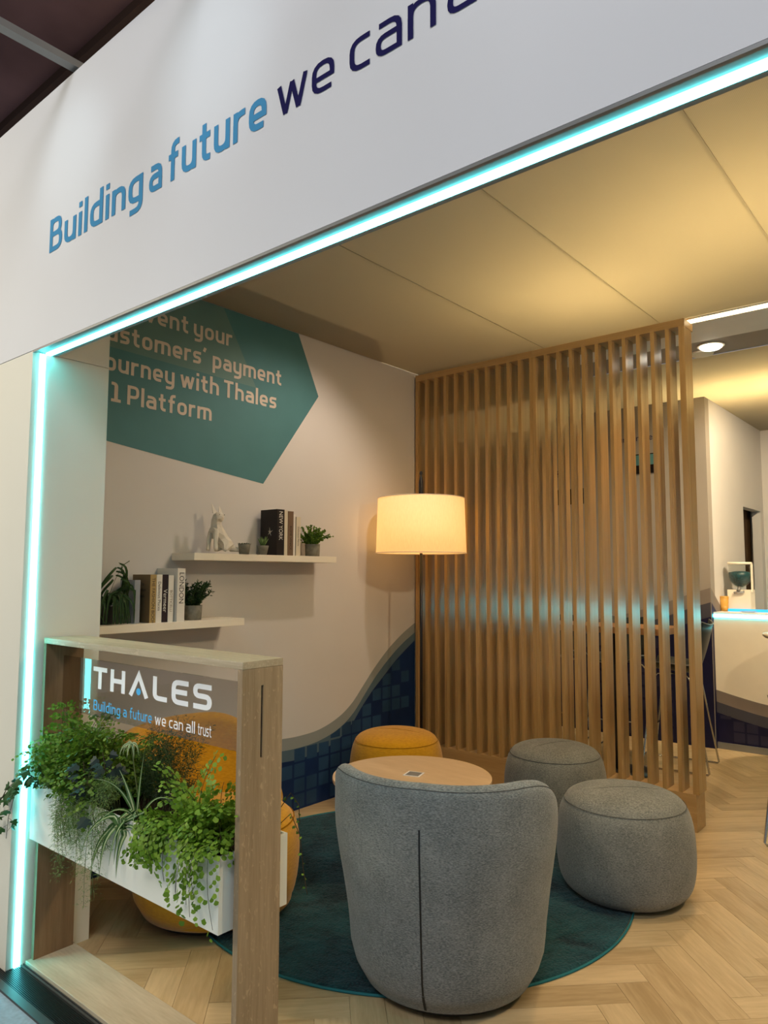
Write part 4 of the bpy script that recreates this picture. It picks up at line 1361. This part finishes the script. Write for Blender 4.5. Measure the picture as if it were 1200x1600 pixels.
# pots
def pot(name, x, y, z, r, h, label, taper=.85, mat='concrete'):
    t = thing(name, (x, y, z), label, 'plant')
    MB().lathe([(0, 0), (r * taper, 0), (r * (taper + 1) / 2 * 1.01, h * .5), (r, h), (r * .88, h), (r * .86, h * .88), (0, h * .88)], n=28).build('pot', MT[mat], t)
    MB().lathe([(0, 0), (r * .85, 0)], c=(0, 0, h * .885), n=20, smooth=False).build('soil', MT['soil'], t)
    return t


def bush(t, h0, n, L, mat, seed, leaf=.011, spread=.5, r0=.02, dens=7, wl=.35):
    rn = random.Random(seed); fol, st = MB(), MB()
    for k in range(n):
        a = rn.uniform(0, 2 * PI)
        P = arc((r0 * math.cos(a) * rn.random(), r0 * math.sin(a) * rn.random(), h0), (spread * math.cos(a) * rn.random(), spread * math.sin(a) * rn.random(), 1), L * rn.uniform(.5, 1.1), .25, 5, rn, .12)
        st.tube(P, .001, 3)
        for i in range(1, len(P)):
            for j in range(dens):
                q = P[i - 1].lerp(P[i], rn.random())
                d = Vector((rn.uniform(-1, 1), rn.uniform(-1, 1), rn.uniform(-.2, 1.2))).normalized()
                s = d.cross(Vector((rn.uniform(-1, 1), rn.uniform(-1, 1), rn.uniform(-1, 1)))).normalized() * leaf * wl
                fol.add([q, q + d * leaf * .5 + s, q + d * leaf, q + d * leaf * .5 - s], [(0, 1, 2, 3)])
    f = fol.build('foliage', mat, t); f['kind'] = 'stuff'
    st.build('stems', MT['stemg'], t)


p = pot('potted_herb', -3.475, 2.475, Z2, .050, .082, 'dark rosemary-like herb in a concrete pot at the right of the lower shelf', .92)
bush(p, .07, 34, .14, MT['aspard'], 31, .024, 1.1, dens=14, wl=.14, r0=.03)
p = pot('potted_herb', -3.475, 3.408, Z1, .050, .082, 'bright green bushy herb in a concrete pot at the right end of the upper shelf', .95)
bush(p, .07, 40, .135, MT['fern'], 32, .014, 1.3, dens=14, wl=.45, r0=.035)
p = pot('succulent_pot', -3.413, 2.925, Z1, .036, .056, 'spiky succulent in a small rounded concrete pot in front of the black book', .66)
rn = random.Random(6)
for k in range(16):
    a = k * 2.4; tl_ = .05 + .028 * rn.random(); lean = .25 + .5 * rn.random()
    d = Vector((math.cos(a) * lean, math.sin(a) * lean, 1)).normalized()
    MB().tube([Vector((0, 0, .046)) + d * .0, Vector((0, 0, .046)) + d * tl_ * .5, Vector((0, 0, .046)) + d * tl_], [.006, .005, .0006], 6).build('leaf', MT['aspar'], p)
p = pot('small_pot', -3.405, 2.775, Z1, .036, .060, 'tiny concrete pot with a dark dried moss top beside the white statue', .80)
m_ = MB(); rn = random.Random(8)
for k in range(160):
    a = rn.uniform(0, 2 * PI); r = .036 * math.sqrt(rn.random()); q = Vector((r * math.cos(a), r * math.sin(a), .054 + rn.uniform(0, .008)))
    d = Vector((rn.uniform(-1, 1), rn.uniform(-1, 1), rn.uniform(0, 1))).normalized() * .010; s = d.cross(Vector((0, 0, 1))) * .35
    m_.add([q, q + d * .5 + s, q + d, q + d * .5 - s], [(0, 1, 2, 3)])
f_ = m_.build('moss', MT['dracena'], p); f_['kind'] = 'stuff'

# trailing plant at the left end of the lower shelf
p = thing('trailing_plant', (-3.50, 1.955, Z2), 'trailing plant with long looping dark leaves at the left end of the lower shelf', 'plant')
MB().lathe([(0, 0), (.045, 0), (.06, .09), (.058, .10), (.05, .10), (.048, .085), (0, .085)], n=24).build('pot', MT['black'], p)
rn = random.Random(17)
po_ = Vector(p.location)
for k in range(30):
    a = rn.uniform(-2.1, 2.1)
    d = (math.cos(a) * .40 + .1, math.sin(a) * .32 - .03, rn.uniform(1.2, 2.2))
    P = arc(Vector((rn.uniform(-.02, .02), rn.uniform(-.02, .02), .08)), d, rn.uniform(.30, .50), rn.uniform(4.2, 6.5), 14)
    P = [Vector((min(max(q.x, -.085), .105), max(-.12, min(q.y, .105)), max(q.z, .006))) for q in P]
    strap(P, .0070, Vector((0, 0, 0)), [MT['dracena'], MT['ivy']], p, face=Vector((1, -.3, .4)))
for k in range(9):
    ry, rz_, x_ = .05 + .012 * (k % 4), .10 + .02 * (k % 5), .02 + .012 * (k % 6)
    P = [Vector((x_ + .03 * math.sin(u * 3), .03 + ry * math.sin(u) * (1.0 if k % 3 else -1), .13 + rz_ * math.cos(u) * (1 if u < 1.57 else 1.15))) for u in [PI * .02 + q * PI * .9 / 14 for q in range(15)]]
    P = [Vector((q.x, max(-.12, min(.12, q.y)), max(.008, q.z))) for q in P]
    strap(P, .0065, Vector((0, 0, 0)), [MT['dracena'], MT['ivy']], p, face=Vector((1, -.3, .4)))
# a few thin dried stems above it
MB().tube([(0, 0, .09), (.0, .05, .22), (.01, .085, .30)], .0012, 4).tube([(.01, .085, .30), (.02, .06, .315)], .002, 4).tube([(.01, .085, .30), (.02, .12, .325)], .002, 4).tube([(.01, .085, .295), (.02, .075, .27)], .003, 4).build('flower_stem', MT['stemg'], p)


# ================================================================== WHITE CAT-LIKE FACETED STATUE
def skin_mesh(name, verts, edges, radii, mat, parent, loc, sub=1, dec=None, flat_=True):
    me = bpy.data.meshes.new(name); me.from_pydata(verts, edges, [])
    o = bpy.data.objects.new(name, me); COL.objects.link(o)
    o.modifiers.new('skin', 'SKIN')
    for i, r in enumerate(radii):
        sv = me.skin_vertices[0].data[i]
        sv.radius = r if isinstance(r, tuple) else (r, r); sv.use_root = (i == 0)
    if sub: o.modifiers.new('sub', 'SUBSURF').levels = sub
    if dec:
        d = o.modifiers.new('dec', 'DECIMATE'); d.ratio = dec
    dg = bpy.context.evaluated_depsgraph_get()
    m2 = bpy.data.meshes.new_from_object(o.evaluated_get(dg))
    bpy.data.objects.remove(o)
    m2.materials.clear(); m2.materials.append(mat)
    for p_ in m2.polygons: p_.use_smooth = not flat_
    r = bpy.data.objects.new(name, m2); COL.objects.link(r); r.parent = parent; r.location = loc
    return r


ct = thing('cat_statue', (-3.47, 2.630, Z1), 'faceted white seated cat statue at the left of the upper shelf', 'statue')
# local: +Y to the right along the shelf (tail side), +X towards the room
vv = [(0, .030, .060), (0, .010, .110), (.005, -.012, .155), (.010, -.020, .190), (.022, -.012, .218), (.045, .004, .205),  # hips, chest, neck, skull, muzzle
      (.030, -.030, .120), (.042, -.042, .060), (.050, -.045, .012),       # near front leg
      (-.012, -.035, .120), (-.005, -.050, .060), (.006, -.060, .012),     # far front leg
      (.035, .035, .045), (.052, .005, .014), (-.030, .035, .045), (-.020, .0, .014),   # haunches and hind paws
      (.005, .075, .030), (.035, .105, .022), (.050, .100, .022)]         # tail
ee = [(0, 1), (1, 2), (2, 3), (3, 4), (4, 5), (1, 6), (6, 7), (7, 8), (1, 9), (9, 10), (10, 11), (0, 12), (12, 13), (0, 14), (14, 15), (0, 16), (16, 17), (17, 18)]
rr = [.044, .038, .026, .029, .042, .024, .017, .012, .013, .017, .012, .013, .028, .012, .028, .012, .020, .016, .011]
skin_mesh('body', vv, ee, rr, MT['ceramic'], ct, (0, 0, .004), 1, .55)
ct.scale = (1.1, 1.18, 1.0)
for dy, nm in ((-.020, 'ear'), (.012, 'ear')):
    e = MB(); b0 = Vector((.012, -.014 + dy, .238)); tp = b0 + Vector((-.004, dy * .5 - .004, (.058 if dy < 0 else .045)))
    e.add([b0 + Vector((.014, -.014, -.006)), b0 + Vector((.014, .014, -.006)), b0 + Vector((-.012, 0, -.004)), tp], [(0, 1, 3), (1, 2, 3), (2, 0, 3), (0, 2, 1)])
    e.build('ear', MT['ceramic'], ct)
for dy in (-.018, .010): MB().lathe([(0, -.003), (.003, 0), (0, .003)], c=(.047, -.006 + dy, .226), n=8).build('eye', MT['pantryd'], ct)

# ================================================================== BAR AREA BEHIND THE SCREEN
ht = thing('high_table', (-2.55, 5.85, 0), 'long brown topped bar height table behind the slatted screen', 'table')
bx('tabletop', MT['bar'], -3.35, -1.95, 5.62, 6.10, 1.085, 1.135, ht, bevel=.003)
for x in (-3.1, -2.36):
    MB().lathe([(.035, .012), (.035, 1.085)], c=(x + 2.55, -.10, 0), n=16).build('column', MT['blackmetal'], ht)
    MB().lathe([(0, 0), (.20, 0), (.20, .012), (.03, .018), (0, .018)], c=(x + 2.55 + .06, -.10, 0), n=36).build('base_disc', MT['blackmetal'], ht)


def stool(loc, rz, label):
    """sled wire bar stool with a dark shell; faces local -X (backrest on +X)"""
    t = thing('bar_stool', loc, label, 'stool', 'dark shell wire bar stools', rz)
    mb = MB(); n, m = 12, 14; vs = []
    for i in range(n + 1):
        u = i / n
        if u < .5: x = -.20 + .36 * (u / .5); z = .765 + .01 * math.cos(u * 6)
        else: s = (u - .5) / .5; x = .16 + .085 * s + .03 * math.sin(s * PI / 2); z = .765 + .385 * s ** 1.1
        if .42 < u < .62: z += 0; 
        for j in range(m + 1):
            v = j / m * 2 - 1
            wdt = .215 * (1 - .10 * max(0, u - .6) / .4)
            y = v * wdt
            lift = .075 * abs(v) ** 3 * (1 if u < .55 else .4)
            vs.append((x - (.05 * abs(v) ** 2.5 if u > .5 else 0), y, z + lift))
    fs = [(i * (m + 1) + j, i * (m + 1) + j + 1, (i + 1) * (m + 1) + j + 1, (i + 1) * (m + 1) + j) for i in range(n) for j in range(m)]
    sh_ = mb.add(vs, fs, 0, True).build('shell', MT['shell'], t)
    sm2 = sh_.modifiers.new('thick', 'SOLIDIFY'); sm2.thickness = .010
    rim = [vs[j] for j in range(m + 1)] + [vs[i * (m + 1) + m] for i in range(1, n + 1)] + [vs[n * (m + 1) + j] for j in range(m - 1, -1, -1)] + [vs[i * (m + 1)] for i in range(n - 1, 0, -1)]
    MB().tube(rim, .005, 5, closed=True).build('shell_rim', MT['alu'], t)
    for y in (-.17, .17):
        yy = y * 1.18
        MB().tube([(0, y * .8, .755), (-.12, y, .752), (-.16, yy * .98, .70), (-.245, yy * 1.12, .02), (-.235, yy * 1.12, .009), (.245, yy * 1.12, .009), (.255, yy * 1.12, .02), (.14, yy, .70), (.10, y, .752), (0, y * .8, .755)], .0075, 8).build('sled_leg', MT['chrome'], t)
    MB().tube([(-.205, -.214, .30), (-.225, 0, .285), (-.205, .214, .30)], .007, 8).build('footrest', MT['chrome'], t)
    return t


MT['shell'] = plain('dark_shell', (.022, .026, .026, 1), .45, .4)
stool((-2.04, 6.20, .001), .12, 'dark shell wire stool at the right end of the bar table, beside the end post')
stool((-2.62, 6.40, .001), PI / 2, 'dark shell wire stool behind the middle of the bar table')
stool((-3.25, 6.42, .001), PI / 2, 'dark shell wire stool furthest left behind the bar table')
rtb = thing('bistro_table', (-1.03, 6.45, 0), 'round bar height table cut by the right picture edge', 'table')
MB().lathe([(0, 1.06), (.395, 1.06), (.41, 1.075), (.41, 1.09), (0, 1.09)], n=48).build('tabletop', MT['shelf'], rtb)
MB().lathe([(.03, .012), (.03, 1.06)], n=16).build('column', MT['blackmetal'], rtb)
MB().lathe([(0, 0), (.22, 0), (.22, .012), (.03, .018), (0, .018)], n=32).build('base_disc', MT['blackmetal'], rtb)
stool((-.845, 4.93, .001), 0.0, 'wire stool cut by the right picture edge, only its chrome leg showing')

# counter
CT = thing('bar_counter', (0, 7.05, 0), 'cream bar counter with a cyan light line and a blue wave print along its foot', 'counter')
bx('counter_body', MT['shelf'], -1.983, 3.9, 7.05, 7.60, .055, 1.165, CT)
bx('plinth', MT['alu'], -1.983, 3.9, 7.035, 7.60, 0, .055, CT)
bx('worktop', MT['white'], -1.983, 3.9, 7.045, 7.62, 1.190, 1.21, CT)
l2 = bx('light_line', MT['led'], -1.983, 3.9, 7.040, 7.60, 1.165, 1.190, CT)
l3 = bx('glass_ledge', MT['edgeglow'], -1.983, 3.9, 7.30, 7.31, 1.21, 1.235, CT); l3['label'] = 'thin glass edge given a blue glow'
fK = lambda x, z, d: (x, -d, z)
Q1 = smooth_curve([(-1.983, .515), (-1.8, .47), (-1.563, .425), (-1.2, .40), (-.6, .42), (.4, .50), (3.9, .55)])
band('wave_band', Q1, [(x, z - .105) for x, z in Q1], MT['dband1'], .001, CT, fK)
band('wave_band', [(x, z - .105) for x, z in Q1], [(x, z - .20) for x, z in Q1], MT['dband2'], .001, CT, fK)
mb = MB()
qs = [p[0] for p in Q1]
mb.add([fK(x, interp(Q1, x) - .20, .001) for x in qs] + [fK(x, .056, .001) for x in qs], [(len(qs) + i, len(qs) + i + 1, i + 1, i) for i in range(len(qs) - 1)])
mb.build('wave_field', MT['dnavy'], CT)
tl = MB()
for (a, b_) in ((0, 2), (1, 2), (2, 2), (1, 1), (2, 1), (1, 0), (2, 0), (3, 0), (5, 1), (6, 0), (6, 1), (8, 1), (4, 2), (9, 0), (10, 1)):
    x0, z0 = -1.955 + a * .108, .072 + b_ * .096
    zt = min(z0 + .084, interp(Q1, x0 + .04) - .205)
    if zt > z0 + .01: tl.poly([fK(x0, z0, .002), fK(x0 + .09, z0, .002), fK(x0 + .09, zt, .002), fK(x0, zt, .002)])
t_ = tl.build('tile_print', MT['dtile'], CT); t_['kind'] = 'stuff'

# dispenser
ds = thing('candy_dispenser', (-1.84, 7.42, 1.21), 'clear dispenser half full of dark teal candy on the bar counter', 'dispenser')
MB().box(-.10, .10, -.06, .10, 0, .20).build('stand', MT['shelf'], ds)
prof = [(.022, .215), (.05, .235), (.088, .275), (.098, .32), (.098, .435)]
MB().lathe(prof, n=28, smooth=True).build('hopper', MT['clear'], ds)
MB().lathe([(0, .226), (.018, .226), (.046, .242), (.083, .282), (.094, .32), (.094, .362), (.05, .372), (0, .374)], n=24).build('candy', MT['candy'], ds)
MB().lathe([(0, .435), (.104, .435), (.108, .445), (.104, .458), (0, .460)], n=28).build('lid', MT['shelf'], ds)
MB().box(.098, .110, -.02, .02, .18, .44).build('side_bracket', MT['shelf'], ds)
MB().tube([(0, -.02, .232), (0, -.07, .19)], .016, 10).build('spout', MT['alu'], ds)
MB().tube([(-.04, -.075, .172), (.05, -.075, .185)], .010, 8).build('knob', MT['chrome'], ds)
cu = thing('cup_stack', (-1.955, 7.30, 1.21), 'stack of amber cups at the left end of the bar counter', 'cups')
MB().lathe([(0, 0), (.030, 0), (.036, .05), (.034, .05), (.038, .09), (.036, .09), (.040, .13), (.038, .14), (0, .14)], n=20).build('cups', MT['amber'], cu)
ds2 = thing('serving_plate', (-1.72, 7.17, 1.21), 'clear shallow plate on the bar counter in front of the dispenser', 'plate')
MB().lathe([(0, 0), (.05, 0), (.075, .012), (.073, .014), (.048, .004), (0, .004)], n=28).build('plate_body', MT['clear'], ds2)

# downlight and ceiling disc
dl = thing('downlight', (-1.49, 5.46, 3.20), 'round recessed ceiling downlight, switched on', 'light')
MB().lathe([(0, -.022), (.062, -.022), (.075, -.012), (.080, .005), (0, .005)], n=36, smooth=False).build('lens', MT['disc'], dl)
MB().lathe([(.081, -.004), (.092, -.004), (.092, .005), (.081, .005)], n=36, smooth=False).build('trim_ring', MT['shelf'], dl)
d2_ = thing('ceiling_disc', (-1.60, 5.62, 3.20), 'round beige ceiling disc beside the downlight', 'fitting')  # plain plate added for the second pale ellipse by the downlight
MB().lathe([(0, -.006), (.08, -.006), (.084, .005), (0, .005)], n=32, smooth=False).build('disc_plate', MT['shelf'], d2_)


# facade flood lamps on their arms
def flood(x, label):
    f = thing('arm_floodlight', (x, YF + .02, 3.60), label, 'light', 'arm floodlights on the fascia')
    MB().box(-.022, .022, -.95, .02, 0, .03).build('arm', MT['alu'], f)
    MB().box(-.03, .03, -.01, .04, -.015, .0).build('clamp', MT['black'], f)
    MB().box(-.09, .09, -1.02, -.90, .03, .09).build('housing', MT['blackmetal'], f)
    MB().box(-.08, .08, -1.0, -.92, .026, .03).build('lens', MT['disc'], f)
    return f


for i, x in enumerate((-2.775, -1.85, -.9, .1)):
    flood(x, ['leftmost grey floodlight arm above the fascia, crossing the dark hall ceiling', 'second floodlight arm from the left above the fascia', 'third floodlight arm from the left above the fascia', 'rightmost floodlight arm above the fascia'][i])
    l = add_light('flood_light', 'SPOT', (x, YF - .93, 3.60), 13 if i < 2 else 4, (.74, .93, 1.0), aim=(x, YF, 3.22), size=.06, spot=.75, blend=1.0)
